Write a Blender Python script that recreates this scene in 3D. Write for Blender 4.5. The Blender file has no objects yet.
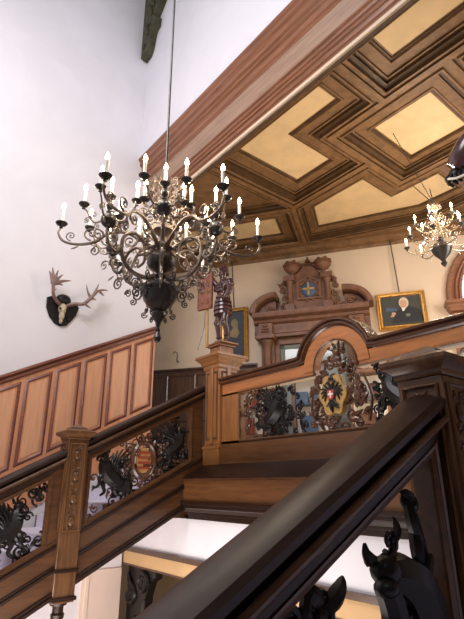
import bpy, math, random
from mathutils import Vector, Matrix
random.seed(7)
C = bpy.context.scene.collection
PI = math.pi
# ---------------------------------------------------------------- camera
F_PX = 473.84
cam = bpy.data.cameras.new('camera'); co = bpy.data.objects.new('camera', cam); C.objects.link(co)
RT = Vector((0.6284253, 0.7778559, -0.0046684)); UP = Vector((0.2692824, -0.2119134, 0.9394571)); FW = Vector((-0.7297730, 0.5916358, 0.3426347))
co.matrix_world = Matrix(((RT.x, UP.x, -FW.x, 0), (RT.y, UP.y, -FW.y, 0), (RT.z, UP.z, -FW.z, 0), (0, 0, 0, 1)))
cam.sensor_fit = 'VERTICAL'; cam.sensor_height = 24.0; cam.lens = 24.0 * F_PX / 619.0
cam.clip_start = 0.02; cam.clip_end = 200
bpy.context.scene.camera = co
# ---------------------------------------------------------------- world, exposure, large lights
w = bpy.data.worlds.new('world'); bpy.context.scene.world = w; w.use_nodes = True
w.node_tree.nodes['Background'].inputs[0].default_value = (0.86, 0.88, 1.0, 1)
w.node_tree.nodes['Background'].inputs[1].default_value = 0.17
vs = bpy.context.scene.view_settings
vs.view_transform = 'Standard'; vs.look = 'None'; vs.exposure = 0.42; vs.gamma = 1.0; vs.use_curve_mapping = False

def area(name, loc, target, sx, sy, power, col):
    l = bpy.data.lights.new(name, 'AREA'); l.shape = 'RECTANGLE'; l.size = sx; l.size_y = sy; l.energy = power; l.color = col
    o = bpy.data.objects.new(name, l); C.objects.link(o); o.location = loc
    o.rotation_euler = (Vector(target) - Vector(loc)).to_track_quat('-Z', 'Y').to_euler()
    return o
area('stairwell_fill', (-2.8, -1.8, 6.8), (-7.0, 2.0, 2.4), 3.5, 3.5, 270, (1.0, 0.96, 0.98))  # added area lamp in the open well, standing in for unseen daylight
area('upper_wall_daylight', (1.5, -3.0, 10.5), (-2.5, 3.8, 7.5), 4, 4, 190, (0.90, 0.93, 1.0))
area('hall_side_fill', (-.3, 7.9, 3.3), (-5.2, 9.0, 3.6), 2.2, 2.6, 105, (1.0, 0.92, 0.84))  # added lamp in mid-hall for unseen windows on the right, fading leftward
area('hall_ceiling_bounce', (-3.6, 6.3, 1.0), (-3.6, 6.3, 5.3), 4.0, 3.0, 58, (1.0, 0.82, 0.60))
area('lower_wall_fill', (-4.5, 1.6, -2.6), (-5.6, 4.0, -0.6), 3.0, 2.0, 120, (1.0, 0.90, 0.84))  # added lamp without a fixture, warms and brightens the lower left wall

# ---------------------------------------------------------------- materials
def lin(c):
    return tuple((v / 12.92 if v <= 0.04045 else ((v + 0.055) / 1.055) ** 2.4) for v in (c[0] / 255, c[1] / 255, c[2] / 255))
def mat(name, rgb, rough=0.5, metal=0.0, var=0.0, scale=4.0, bump=0.0, stretch=(1, 1, 1), emit=0.0, coat=0.0, rgb2=None, spec=0.5, trans=0.0):
    m = bpy.data.materials.new(name); m.use_nodes = True
    nt = m.node_tree; b = nt.nodes['Principled BSDF']
    c = lin(rgb); b.inputs['Base Color'].default_value = (*c, 1)
    b.inputs['Roughness'].default_value = rough; b.inputs['Metallic'].default_value = metal
    b.inputs['Coat Weight'].default_value = coat; b.inputs['Coat Roughness'].default_value = 0.2
    b.inputs['Specular IOR Level'].default_value = spec; b.inputs['Transmission Weight'].default_value = trans
    if emit:
        b.inputs['Emission Color'].default_value = (*c, 1); b.inputs['Emission Strength'].default_value = emit
    if var or bump:
        tc = nt.nodes.new('ShaderNodeTexCoord'); mp = nt.nodes.new('ShaderNodeMapping'); nz = nt.nodes.new('ShaderNodeTexNoise')
        mp.inputs['Scale'].default_value = stretch; nz.inputs['Scale'].default_value = scale; nz.inputs['Detail'].default_value = 6
        nz.inputs['Distortion'].default_value = 0.6
        nt.links.new(tc.outputs['Object'], mp.inputs[0]); nt.links.new(mp.outputs[0], nz.inputs[0])
        if var:
            cr = nt.nodes.new('ShaderNodeValToRGB')
            c2 = lin(rgb2) if rgb2 else tuple(v * (1 - var) for v in c)
            cr.color_ramp.elements[0].position = 0.33; cr.color_ramp.elements[1].position = 0.68
            cr.color_ramp.elements[0].color = (*c2, 1); cr.color_ramp.elements[1].color = (*[min(1, v * (1 + var * .35)) for v in c], 1)
            nt.links.new(nz.outputs['Fac'], cr.inputs[0]); nt.links.new(cr.outputs[0], b.inputs['Base Color'])
        if bump:
            bp = nt.nodes.new('ShaderNodeBump'); bp.inputs['Strength'].default_value = bump; bp.inputs['Distance'].default_value = 0.01
            nt.links.new(nz.outputs['Fac'], bp.inputs['Height']); nt.links.new(bp.outputs[0], b.inputs['Normal'])
    return m
M = dict(
    plaster=mat('white_plaster', (236, 233, 238), 0.85, var=0.04, scale=1.5, bump=0.05),
    hallwall=mat('cream_plaster', (232, 210, 184), 0.85, var=0.05, scale=1.2, bump=0.05),
    ochre=mat('ochre_plaster', (214, 176, 128), 0.85, var=0.08, scale=2),
    oakZ=mat('oak_upright_grain', (146, 96, 54), 0.38, var=0.30, scale=5, stretch=(5, 5, .5), bump=.12, coat=.25),
    oakX=mat('oak_level_grain', (172, 106, 52), 0.36, var=0.28, scale=5, stretch=(.5, 5, 5), bump=.12, coat=.3),
    darkY=mat('dark_oak_stair', (88, 57, 34), 0.34, var=0.38, scale=5, stretch=(5, .5, 4), bump=.15, coat=.35),
    darkZ=mat('dark_oak_upright', (104, 70, 42), 0.36, var=0.45, scale=5, stretch=(5, 5, .6), bump=.15, coat=.3),
    rail=mat('dark_polished_rail', (46, 27, 18), 0.38, var=0.4, scale=6, stretch=(5, .5, 4), coat=.05, spec=.35),
    darkX=mat('dark_oak_level_grain', (108, 69, 39), 0.36, var=0.3, scale=5, stretch=(.5, 5, 5), bump=.1, coat=.25),
    railX=mat('dark_polished_cap_rail', (84, 52, 34), 0.26, var=0.4, scale=6, stretch=(.5, 5, 4), coat=.5),
    red=mat('red_stained_moulding', (136, 80, 64), 0.4, var=0.25, scale=6, stretch=(4, .6, 3), coat=.15),
    pine=mat('orange_oak_panel', (214, 148, 108), 0.5, var=0.16, scale=5, stretch=(4, 4, .35), coat=.1),
    pinelight=mat('pale_oak_field', (228, 170, 130), 0.5, var=0.12, scale=5, stretch=(4, 4, .35), coat=.1),
    beam=mat('reddish_beam_wood', (150, 100, 72), 0.42, var=0.35, scale=7, stretch=(.3, 5, 5), bump=.1, coat=.15),
    beampale=mat('pale_beam_band', (172, 140, 118), 0.5, var=0.25, scale=5, stretch=(.3, 4, 4)),
    ceil=mat('brown_ceiling_wood', (138, 102, 66), 0.45, var=0.35, scale=6, stretch=(1, 1, 1), bump=.1),
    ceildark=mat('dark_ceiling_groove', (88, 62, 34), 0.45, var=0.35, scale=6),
    ceilpan=mat('golden_birch_panel', (232, 200, 150), 0.55, var=0.10, scale=3, stretch=(1, 1, 1)),
    carve=mat('blackened_carving', (26, 23, 23), 0.42, var=0.4, scale=9, bump=.3, coat=.08, spec=.35),
    carveb=mat('brown_carving', (92, 60, 42), 0.3, var=0.45, scale=9, bump=.3, coat=.4),
    statue=mat('polished_statue_wood', (76, 46, 46), 0.22, var=0.4, scale=10, bump=.2, coat=.6),
    portal=mat('portal_brown_oak', (128, 88, 66), 0.5, var=0.3, scale=6, bump=.1),
    bronze=mat('aged_bronze', (132, 118, 108), 0.34, metal=.6, var=0.35, scale=9),
    darkbronze=mat('dark_pewter', (88, 84, 82), 0.28, metal=.6, var=0.3, scale=6),
    brass=mat('bright_brass', (206, 184, 160), 0.25, metal=.8, var=.1, scale=6),
    wax=mat('candle_wax', (250, 246, 236), 0.5),
    flame=mat('candle_bulb_glow', (255, 226, 178), 0.5, emit=26),
    gold=mat('gilded_frame', (206, 158, 82), 0.35, metal=.6, var=.3, scale=20, bump=.4),
    goldp=mat('gold_paint', (184, 146, 84), 0.45, var=.2, scale=12),
    canvasd=mat('dark_blue_canvas', (44, 48, 58), 0.5, var=.3, scale=3),
    canvasg=mat('dark_green_canvas', (66, 68, 60), 0.6, var=.3, scale=3),
    skin=mat('painted_skin', (206, 160, 132), 0.7), hair=mat('painted_pale_hair', (214, 196, 172), 0.7),
    coatm=mat('painted_black_coat', (34, 34, 38), 0.6), pale=mat('painted_pale_figure', (150, 132, 92), .7, var=.2, scale=8),
    black=mat('black_enamel', (26, 26, 30), .35), redp=mat('red_enamel', (196, 62, 46), .4), whitep=mat('white_enamel', (232, 226, 214), .4),
    bluep=mat('blue_enamel', (70, 92, 122), .45), redstripe=mat('faded_red_stripe', (150, 66, 46), .5), tan=mat('tan_stripe', (190, 146, 88), .5),
    bone=mat('antler_bone', (146, 118, 108), .5, var=.35, scale=10, bump=.3), skull=mat('old_skull', (206, 186, 160), .6, var=.25, scale=12),
    corbel=mat('mossy_dark_oak', (78, 74, 50), .6, var=.45, scale=7, bump=.4),
    carpet=mat('pale_stair_carpet', (226, 222, 238), .95, var=.12, scale=20), glass=mat('clear_pane', (150, 160, 160), .08, spec=.8),
    paneglow=mat('daylit_pane', (214, 220, 246), .3, emit=1.1), grey=mat('grey_green_paint', (112, 116, 100), .5, var=.1),
    cord=mat('picture_cord', (70, 62, 56), .6), floorm=mat('parquet_floor', (120, 86, 56), .35, var=.3, scale=6, stretch=(.5, 4, 1)),
    pink=mat('rose_plaster', (240, 218, 204), .85, var=.05, scale=2), steel=mat('bright_steel', (210, 212, 216), .2, metal=1),
)

# ---------------------------------------------------------------- mesh helpers
def tag(o, label=None, cat=None, group=None, kind=None):
    if label: o['label'] = label
    if cat: o['category'] = cat
    if group: o['group'] = group
    if kind: o['kind'] = kind
    return o
def thing(name, label, cat, loc=(0, 0, 0), rz=0, group=None):
    o = bpy.data.objects.new(name, None); C.objects.link(o); o.empty_display_size = .1
    o.matrix_world = Matrix.Translation(Vector(loc)) @ Matrix.Rotation(rz, 4, 'Z')
    o.location = loc; o.rotation_euler = (0, 0, rz)
    return tag(o, label, cat, group)
def wm(o):
    m = Matrix.Translation(o.location) @ o.rotation_euler.to_matrix().to_4x4()
    return (wm(o.parent) @ m) if o.parent else m
class MB:
    def __init__(s, T=None): s.v = []; s.f = []; s.T = T
    def add(s, vs, fs):
        n = len(s.v)
        for p in vs:
            p = Vector(p); s.v.append(s.T @ p if s.T else p)
        s.f += [tuple(i + n for i in f) for f in fs]; return s
    def hexa(s, a):   # 8 points: bottom 4 ccw, top 4 ccw
        return s.add(a, [(3, 2, 1, 0), (4, 5, 6, 7), (0, 1, 5, 4), (1, 2, 6, 5), (2, 3, 7, 6), (3, 0, 4, 7)])
    def box(s, x0, x1, y0, y1, z0, z1):
        return s.hexa([(x0, y0, z0), (x1, y0, z0), (x1, y1, z0), (x0, y1, z0), (x0, y0, z1), (x1, y0, z1), (x1, y1, z1), (x0, y1, z1)])
    def sbox(s, x0, x1, y0, y1, b0, b1, k=.5):   # box sheared along the stair slope: z = b + k*y
        return s.hexa([(x0, y0, b0 + k * y0), (x1, y0, b0 + k * y0), (x1, y1, b0 + k * y1), (x0, y1, b0 + k * y1),
                       (x0, y0, b1 + k * y0), (x1, y0, b1 + k * y0), (x1, y1, b1 + k * y1), (x0, y1, b1 + k * y1)])
    def prism(s, poly, fn, w0, w1):
        n = len(poly); vs = [fn(u, v, w0) for u, v in poly] + [fn(u, v, w1) for u, v in poly]
        return s.add(vs, [tuple(range(n)), tuple(range(2 * n - 1, n - 1, -1))] + [(i, (i + 1) % n, n + (i + 1) % n, n + i) for i in range(n)])
    def tube(s, pts, rad, n=8, flat=1.0, ax=None):
        pts = [Vector(p) for p in pts]; m = len(pts)
        if not hasattr(rad, '__len__'): rad = [rad] * m
        vs = []; prev = None
        for i, p in enumerate(pts):
            t = (pts[min(i + 1, m - 1)] - pts[max(i - 1, 0)]).normalized()
            if ax is not None:
                a = Vector(ax); a = (a - t * a.dot(t)).normalized()
            elif prev is None:
                a = t.orthogonal().normalized()
            else:
                a = (prev - t * prev.dot(t)); a = a.normalized() if a.length > 1e-5 else t.orthogonal().normalized()
            prev = a; b = t.cross(a)
            for k in range(n):
                q = 2 * PI * k / n; vs.append(p + a * math.cos(q) * rad[i] * flat + b * math.sin(q) * rad[i])
        fs = [(i * n + k, i * n + (k + 1) % n, (i + 1) * n + (k + 1) % n, (i + 1) * n + k) for i in range(m - 1) for k in range(n)]
        fs += [tuple(range(n - 1, -1, -1)), tuple((m - 1) * n + k for k in range(n))]
        return s.add(vs, fs)
    def lathe(s, prof, c=(0, 0, 0), n=20, sq=False):
        vs = []; 
        if sq: n = 4
        for r, z in prof:
            for k in range(n):
                q = 2 * PI * (k + (.5 if sq else 0)) / n; rr = r * (math.sqrt(2) if sq else 1)
                vs.append((c[0] + rr * math.cos(q), c[1] + rr * math.sin(q), c[2] + z))
        m = len(prof)
        fs = [(i * n + k, i * n + (k + 1) % n, (i + 1) * n + (k + 1) % n, (i + 1) * n + k) for i in range(m - 1) for k in range(n)]
        fs += [tuple(range(n - 1, -1, -1)), tuple((m - 1) * n + k for k in range(n))]
        return s.add(vs, fs)
    def ell(s, c, r, n=12, R=None):
        if not hasattr(r, '__len__'): r = (r, r, r)
        vs = []; h = n // 2 + 1; c = Vector(c)
        for i in range(h + 1):
            a = PI * (i + (.02 if i == 0 else (-.02 if i == h else 0))) / h
            for k in range(n):
                q = 2 * PI * k / n
                p = Vector((r[0] * math.sin(a) * math.cos(q), r[1] * math.sin(a) * math.sin(q), r[2] * math.cos(a)))
                vs.append(c + (R @ p if R else p))
        fs = [(i * n + (k + 1) % n, i * n + k, (i + 1) * n + k, (i + 1) * n + (k + 1) % n) for i in range(h) for k in range(n)]
        return s.add(vs, fs + [tuple(range(n)), tuple(h * n + k for k in range(n - 1, -1, -1))])
    def sweep(s, prof, path, N, closed=False):
        N = Vector(N); path = [Vector(p) for p in path]; m = len(path); n = len(prof); vs = []
        for i, p in enumerate(path):
            d1 = (p - path[i - 1]).normalized() if (i > 0 or closed) else None
            d2 = (path[(i + 1) % m] - p).normalized() if (i < m - 1 or closed) else None
            n1 = N.cross(d1) if d1 else None; n2 = N.cross(d2) if d2 else None
            if n1 is None: sd = n2
            elif n2 is None: sd = n1
            else:
                sd = (n1 + n2).normalized(); sd = sd / max(.35, sd.dot(n1))
            for a, b in prof: vs.append(p + sd * a + N * b)
        fs = []
        for i in range(m if closed else m - 1):
            j = (i + 1) % m
            fs += [(i * n + k, i * n + (k + 1) % n, j * n + (k + 1) % n, j * n + k) for k in range(n)]
        if not closed: fs += [tuple(range(n - 1, -1, -1)), tuple((m - 1) * n + k for k in range(n))]
        return s.add(vs, fs)
    def build(s, name, m, parent=None, bevel=0, angle=35, label=None):
        me = bpy.data.meshes.new(name)
        vs = s.v
        if parent is not None:
            inv = wm(parent).inverted(); vs = [inv @ p for p in vs]
        me.from_pydata([tuple(p) for p in vs], [], s.f); me.update()
        import bmesh
        bm = bmesh.new(); bm.from_mesh(me); bmesh.ops.recalc_face_normals(bm, faces=bm.faces); bm.to_mesh(me); bm.free()
        me.polygons.foreach_set('use_smooth', [True] * len(me.polygons)); me.set_sharp_from_angle(angle=math.radians(angle))
        me.materials.append(M[m] if isinstance(m, str) else m)
        o = bpy.data.objects.new(name, me); C.objects.link(o)
        if parent is not None: o.parent = parent
        if bevel:
            bv = o.modifiers.new('bevel', 'BEVEL'); bv.width = bevel; bv.segments = 2; bv.limit_method = 'ANGLE'
        if label: o['label'] = label
        return o
def struct(name, mb, m, label=None, **k):
    o = mb.build(name, m, **k); o['kind'] = 'structure'
    o['label'] = label or name.replace('_', ' '); return o

# ---------------------------------------------------------------- the setting
XW = -7.7; YB = 4.2; ZF = 0.25
struct('wall_left', MB().box(XW - .3, XW, -7, 4.33, -.9, 13.5).box(XW - .3, XW, -7, 3.95, -3.3, -.9), 'plaster', 'tall white plaster wall on the left carrying the antlers')
struct('wall_upper', MB().box(XW, 3.2, 3.76, 4.16, 6.41, 13.5), 'plaster', 'white wall above the great wooden beam')
struct('wall_lower', MB().box(XW, 3.2, 4.0, 4.3, -.95, -.47), 'plaster', 'white wall band under the landing edge')
B = Matrix.Rotation(math.atan2(.563, .826), 4, 'Z')     # local x along the back wall, local y into it
NW = 10.35
struct('wall_back', MB(B).box(-9, 12, NW, NW + .3, -.2, 6), 'hallwall', 'cream back wall of the hall with portal and paintings')
struct('wall_right', MB().box(3.2, 3.5, 4.0, 14.5, -1, 6), 'hallwall', 'right side wall of the hall, out of view')
struct('wall_stair', MB().box(2.1, 2.4, -7, 3.75, -3.3, 13.5), 'carveb', 'unseen wall beside the near stair flight, made dark to absorb bounced light')  # out of view; coloured dark so little light bounces onto the near rail
struct('floor_hall', MB().box(-13, 3.2, 4.2, 14.5, .05, ZF), 'floorm', 'hall floor behind the carved landing balustrade')
struct('floor_lower', MB().box(-13, 3.2, -7, 9, -3.4, -3.3), 'floorm', 'floor at the foot of the stairwell')
struct('ceiling_lower', MB().box(-13, 3.2, 4.3, 9, -1.2, -1.1), 'ochre', 'ceiling of the lower passage')
struct('wall_passage', MB().box(-13, 3.2, 6.4, 6.6, -3.3, -1.2), 'ochre', 'ochre wall of the lower passage')
struct('trim_1', MB().box(XW, 3.2, 3.95, 4.0, -1.01, -.95).box(XW, 3.2, 3.97, 4.0, -1.21, -1.19), 'darkY', 'dark wood strip under the white wall band')
struct('trim_2', MB().box(XW, 3.2, 3.98, 4.3, -1.2, -1.0), 'ochre', 'ochre lintel band over the lower opening')

# great cornice beam across the hall opening
P_ = [(3.76, 6.44), (3.72, 6.44), (3.72, 6.40), (3.76, 6.36), (3.755, 6.28), (3.80, 6.25), (3.81, 6.17), (3.85, 6.15), (3.845, 6.10), (3.885, 6.08), (3.90, 6.00), (3.93, 5.975), (3.925, 5.93)]
P2 = [(3.95, 5.90), (4.0, 5.65)]
P3 = [(4.0, 5.62), (4.03, 5.61), (4.04, 5.57), (4.07, 5.56), (4.075, 5.52), (4.105, 5.515), (4.12, 5.46), (4.15, 5.45), (4.155, 5.42)]
XE = 3.2
def ext(prof, x0, x1): return MB().prism(prof, lambda u, v, w_: (w_, u, v), x0, x1)
bt = thing('cornice_beam', 'great reddish moulded wooden beam spanning the opening under the upper white wall', 'beam', (-2.5, 4.0, 5.39))
ext(P_ + [(4.25, 5.93), (4.25, 6.44)], XW, XE).build('upper_moulding', 'beam', bt, angle=20)
ext([(3.93, 5.93), (3.95, 5.90), (4.0, 5.65), (4.25, 5.65), (4.25, 5.93)], XW, XE).build('flat_band', 'beampale', bt, label='pale flat band of the beam')  # flat band in a paler colour than the mouldings
ext([(4.0, 5.65)] + P3 + [(4.25, 5.42), (4.25, 5.65)], XW, XE).build('lower_moulding', 'beam', bt, angle=20)
ext([(4.155, 5.42), (4.165, 5.375), (4.215, 5.375), (4.215, 5.42)], XW, XE).build('edge_strip', 'hallwall', bt, label='pale strip along the lower edge')

# coffered ceiling
def inset(poly, offs):
    n = len(poly); out = []
    for i in range(n):
        p0, p1, p2 = Vector(poly[i - 1]), Vector(poly[i]), Vector(poly[(i + 1) % n])
        d1 = (p1 - p0).normalized(); d2 = (p2 - p1).normalized()
        n1 = Vector((-d1.y, d1.x)); n2 = Vector((-d2.y, d2.x)); o1, o2 = offs[i - 1], offs[i]
        det = n1.x * n2.y - n1.y * n2.x
        if abs(det) < 1e-4: q = p1 + n1 * o1
        else:
            q = p1 + Vector(((o1 * n2.y - o2 * n1.y) / det, (o2 * n1.x - o1 * n2.x) / det))
        out.append(q)
    return out
PR = [(0, 5.30), (.05, 5.30), (.055, 5.335), (.10, 5.335), (.105, 5.30), (.135, 5.30), (.14, 5.36), (.20, 5.37), (.205, 5.42), (.23, 5.425), (.235, 5.40), (.26, 5.40), (.265, 5.43),
      (.40, 5.43), (.405, 5.41), (.43, 5.41), (.435, 5.44), (.47, 5.44), (.475, 5.46), (.50, 5.46)]
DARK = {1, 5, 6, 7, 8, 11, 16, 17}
ceilroot = struct('ceiling', MB().box(-13, 3.2, 4.16, 14.5, 5.62, 5.75), 'ceildark', 'unseen dark slab over the coffered hall ceiling, stopping light leaks')  # slab added above the coffers to keep world light from leaking in
def cell(poly, offs, panel=True):
    rings = []
    for d, z in PR:
        q = inset(poly, [d / .5 * o for o in offs]); rings.append([(p.x, p.y, z) for p in q])
    n = len(poly)
    t = thing('ceiling_coffer', '', 'ceiling coffer', (sum(p[0] for p in poly) / n, sum(p[1] for p in poly) / n, 5.3))
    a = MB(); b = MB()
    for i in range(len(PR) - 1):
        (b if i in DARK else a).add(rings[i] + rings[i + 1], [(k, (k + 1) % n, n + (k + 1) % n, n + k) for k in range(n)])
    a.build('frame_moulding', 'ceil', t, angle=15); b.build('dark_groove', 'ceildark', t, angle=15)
    MB().add([(x, y, z - .001) for x, y, z in rings[-1]], [tuple(range(n))]).build('coffer_panel', 'ceilpan' if panel else 'ceil', t)
    return t
def wl(x, c=10.22): return (c + .563 * x) / .826
V0 = (-5.77, 6.32); n2 = (-.563, .826); V1 = (V0[0] + n2[0] * 1.72, V0[1] + n2[1] * 1.72)
tag(cell([(-5.77, 4.2), (-2.9, 4.2), (-2.9, 5.28), (-3.9, 5.28), (-3.9, 6.32), (-5.77, 6.32)], [.2, .5, .5, .5, .5, .6]), 'L-shaped ceiling coffer with golden panel just behind the great beam')
tag(cell([(-3.9, 5.28), (-1.93, 5.28), (-1.93, 7.28), (-3.9, 7.28)], [.52, .5, .4, .5]), 'square ceiling coffer with golden panel crossed by the chandelier chain')
tag(cell([(-5.77, 6.32), (-3.9, 6.32), (-3.9, 7.28), (-2.9, 7.28), (-2.9, 8.95), (-4.42, 8.95), V1], [.5, .5, .5, .5, .5, .55, .4]), 'angular ceiling coffer above the small chandelier, nearest the cream wall')
tag(cell([(-2.9, 4.2), (1.2, 4.2), (1.2, 5.28), (-2.9, 5.28)], [.12, .5, .5, .5]), 'long ceiling coffer at the top right edge of the photo')
dv = Vector((-.826, -.563)); A6 = (V0[0] + dv.x * 6, V0[1] + dv.y * 6); B6 = (V1[0] + dv.x * 6, V1[1] + dv.y * 6)
tag(cell([V0, V1, B6, A6], [.5, .5, .5, .55]), 'strip-shaped ceiling coffer left of the angular one, behind the candles')
tag(cell([(-11.2, 4.2), (-5.77, 4.2), (-5.77, 6.32), (-8.88, 4.2 + .001)], [.1, .3, .1, .0], False), 'plain brown triangular ceiling coffer behind the big chandelier')
tag(cell([(-1.93, 5.28), (1.2, 5.28), (1.2, 7.28), (-1.93, 7.28)], [.5] * 4), 'ceiling coffer behind the carved hand at the right edge')
tag(cell([(-2.9, 7.28), (1.2, 7.28), (1.2, 8.95), (-2.9, 8.95)], [.5] * 4), 'ceiling coffer right of the angular one, above the right end of the cream wall')
tag(cell([(-4.42, 8.95), (1.2, 8.95), (1.2, wl(1.2)), V1], [.25, .1, .25, .1], False), 'narrow brown ceiling border coffer along the cream wall')
struct('trim_3', MB(B).prism([(NW, 5.10), (NW - .04, 5.10), (NW - .06, 5.16), (NW - .05, 5.19), (NW - .12, 5.22), (NW - .14, 5.30), (NW - .30, 5.31), (NW - .32, 5.36), (NW, 5.5)], lambda u, v, w_: (w_, u, v), -9, 12), 'ceil', 'brown wooden cornice along the top of the cream wall')

# ---------------------------------------------------------------- stair flights
def flight(name, label, x0, x1):
    t = thing(name, label, 'staircase', ((x0 + x1) / 2, 0, -1.7))
    st = MB(); ru = MB()
    for i in range(1, 27):
        ya = 3.86 - .34 * i; za = ZF - .17 * i
        st.box(x0, x1, ya, ya + .345, za - .3, za)
        ru.box(x0 + .1, x1 - .1, ya - .012, ya + .345, za - .17, za + .012)
    st.build('steps', 'darkY', t); ru.build('carpet', 'carpet', t, label='pale stair carpet')
    MB().sbox(x0, x1, -5, 3.86, -2.25, -1.98).build('soffit', 'plaster', t)
    MB().box(x0, x1, 3.86, 4.19, -.46, ZF).build('top_step', 'darkY', t)
    return t
flight('stair_flight', 'stair flight with pale carpet between the left wall and left balustrade', XW + .04, -6.04)
flight('stair_flight', 'near stair flight to the right of the foreground handrail', -1.17, 2.08)

# landing edge
t = thing('landing_edge', 'dark wooden landing edge with moulded fascia under the carved balustrade', 'landing', (-3.4, 4.0, -.45))
XL, XR = -5.86, -1.16
MB().prism([(3.85, .035), (3.85, .055), (4.21, .245), (4.25, .2), (4.25, .0)], lambda u, v, w_: (w_, u, v), XL, XR).build('sloping_board', 'rail', t)
MB().box(XL, XR, 3.84, 3.88, .022, .05).build('nosing', 'railX', t)
MB().box(XL, XR, 3.87, 4.1, -.25, .03).build('fascia', 'darkX', t)
MB().prism([(3.87, -.24), (3.83, -.245), (3.83, -.275), (3.855, -.285), (3.855, -.32), (3.88, -.335), (3.90, -.37), (3.925, -.375), (3.925, -.40), (3.96, -.41), (3.96, -.46), (4.2, -.46), (4.2, -.24)],
           lambda u, v, w_: (w_, u, v), XL, XR).build('lower_moulding', 'rail', t, angle=20)

# ---------------------------------------------------------------- carving helpers: f(u, v, w) maps panel coordinates to the place
def spiral(mb, f, u, v, r, turns=1.4, a0=0, d=1, rad=.012, n=22, w_=0, tip=None):
    pts = []; rr = []
    for i in range(n):
        k = i / (n - 1); a = a0 + d * turns * 2 * PI * k; q = r * (1 - .86 * k)
        pts.append(f(u + q * math.cos(a), v + q * math.sin(a), w_ + .004 * k)); rr.append(rad * (1 - .45 * k))
    mb.tube(pts, rr, 6); mb.ell(pts[-1], rad * 1.25, 8)
def curve(mb, f, pts, r0, r1, n=14, w_=0, sides=7, mid=None):
    P = [Vector(p) for p in pts]; out = []; rr = []
    m = len(P) - 1
    for i in range(n + 1):
        s = i / n * m; k = min(int(s), m - 1); q = s - k
        p0 = P[max(k - 1, 0)]; p1 = P[k]; p2 = P[k + 1]; p3 = P[min(k + 2, m)]
        p = .5 * ((2 * p1) + (p2 - p0) * q + (2 * p0 - 5 * p1 + 4 * p2 - p3) * q * q + (3 * p1 - p0 - 3 * p2 + p3) * q ** 3)
        out.append(f(p[0], p[1], w_ + (p[2] if len(p) > 2 else 0))); x = i / n
        rr.append((r0 + (r1 - r0) * x) if mid is None else (r0 * (1 - x) ** 2 + 2 * mid * 1.3 * x * (1 - x) + r1 * x * x))
    mb.tube(out, rr, sides)
def leaf(mb, f, u, v, a, L, W, w_=0, bend=.5):
    pts = []
    for i in range(5):
        k = i / 4; aa = a + bend * k
        pts.append((u + L * k * math.cos(aa), v + L * k * math.sin(aa), .012 * math.sin(k * PI)))
    curve(mb, f, pts, W * .35, W * .12, 8, w_, 6, mid=W)
def creature(mb, f, u, v, s, d=1, horns=False):
    """griffin-like grotesque seen from the side; (u,v) = feet, s = height, d = facing"""
    g = lambda a, b, c=0: (u + d * a * s, v + b * s, c * s)
    def cv(pts, r0, r1, **k): curve(mb, f, [g(*p) for p in pts], r0 * s, r1 * s, **k)
    cv([(-.22, .26), (-.05, .36), (.12, .52), (.18, .68), (.17, .82)], .13, .07, n=14, mid=.115)       # body and neck
    for k in range(9):                                                                             # neck and back spikes, chest scales
        q = k / 8; bx, bz = -.20 + .30 * q, .38 + .42 * q ** 1.4
        cv([(bx, bz, .02), (bx - .07, bz + .06, .03), (bx - .11, bz + .13, .01)], .028, .005, n=5)
        cx2, cz2 = -.02 + .24 * math.sin(q * 1.5), .30 + .46 * q
        cv([(cx2 - .05, cz2, .11), (cx2 + .03, cz2 - .02, .13), (cx2 + .09, cz2 + .02, .07)], .02, .012, n=5)
    for k in range(5):
        a = math.radians(140 - k * 18); cv([(0, .48, .08), (.16 * math.cos(a), .48 + .18 * math.sin(a), .11), (.32 * math.cos(a + .3), .48 + .32 * math.sin(a + .3), .07)], .035, .014, n=6)
    mb.ell(f(*g(.19, .86)), .085 * s, 12); cv([(.2, .87), (.29, .87), (.36, .80), (.35, .74)], .06, .018)   # head, beak
    cv([(.22, .80), (.29, .78), (.32, .73)], .03, .012)
    for k in (-.03, .05):
        cv([(.15 + k, .92), (.11 + k, 1.0 + (.06 if horns else 0)), (.12 + k * 2, 1.08 + (.08 if horns else 0))], .035, .006)   # ears
    for k in range(7):                                                                             # wing feathers
        a = math.radians(150 - k * 13); L = .62 - .05 * abs(k - 2)
        b0 = (-.02, .50, .03)
        cv([b0, (b0[0] + .45 * L * math.cos(a), b0[1] + .5 * L * math.sin(a), .05), (b0[0] + L * math.cos(a + .25), b0[1] + L * math.sin(a + .1), .02)], .045, .018, n=8)
    cv([(.12, .48, .04), (.28, .42, .05), (.30, .26, .05), (.38, .20, .04)], .06, .025)                  # forelegs
    cv([(.08, .42, -.03), (.18, .28, -.03), (.13, .12, -.03), (.23, .04, -.02)], .06, .025)
    for q in (-.03, .01, .05): cv([(.38, .20, .04), (.43, .19 + q, .04), (.45, .15 + q, .04)], .018, .006, n=5)
    mb.ell(f(*g(-.2, .24)), (.10 * s, .08 * s, .10 * s), 12)
    cv([(-.2, .2, .04), (-.06, .16, .05), (-.12, .04, .04), (0, .01, .04)], .08, .03)                     # hind leg
    cv([(-.28, .24), (-.42, .2), (-.48, .38), (-.40, .52), (-.50, .62), (-.58, .56)], .05, .02, n=18)       # tail
    leaf(mb, f, *g(-.55, .58)[:2], PI * .6 if d > 0 else PI * .4, .14 * s, .05 * s)
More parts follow.
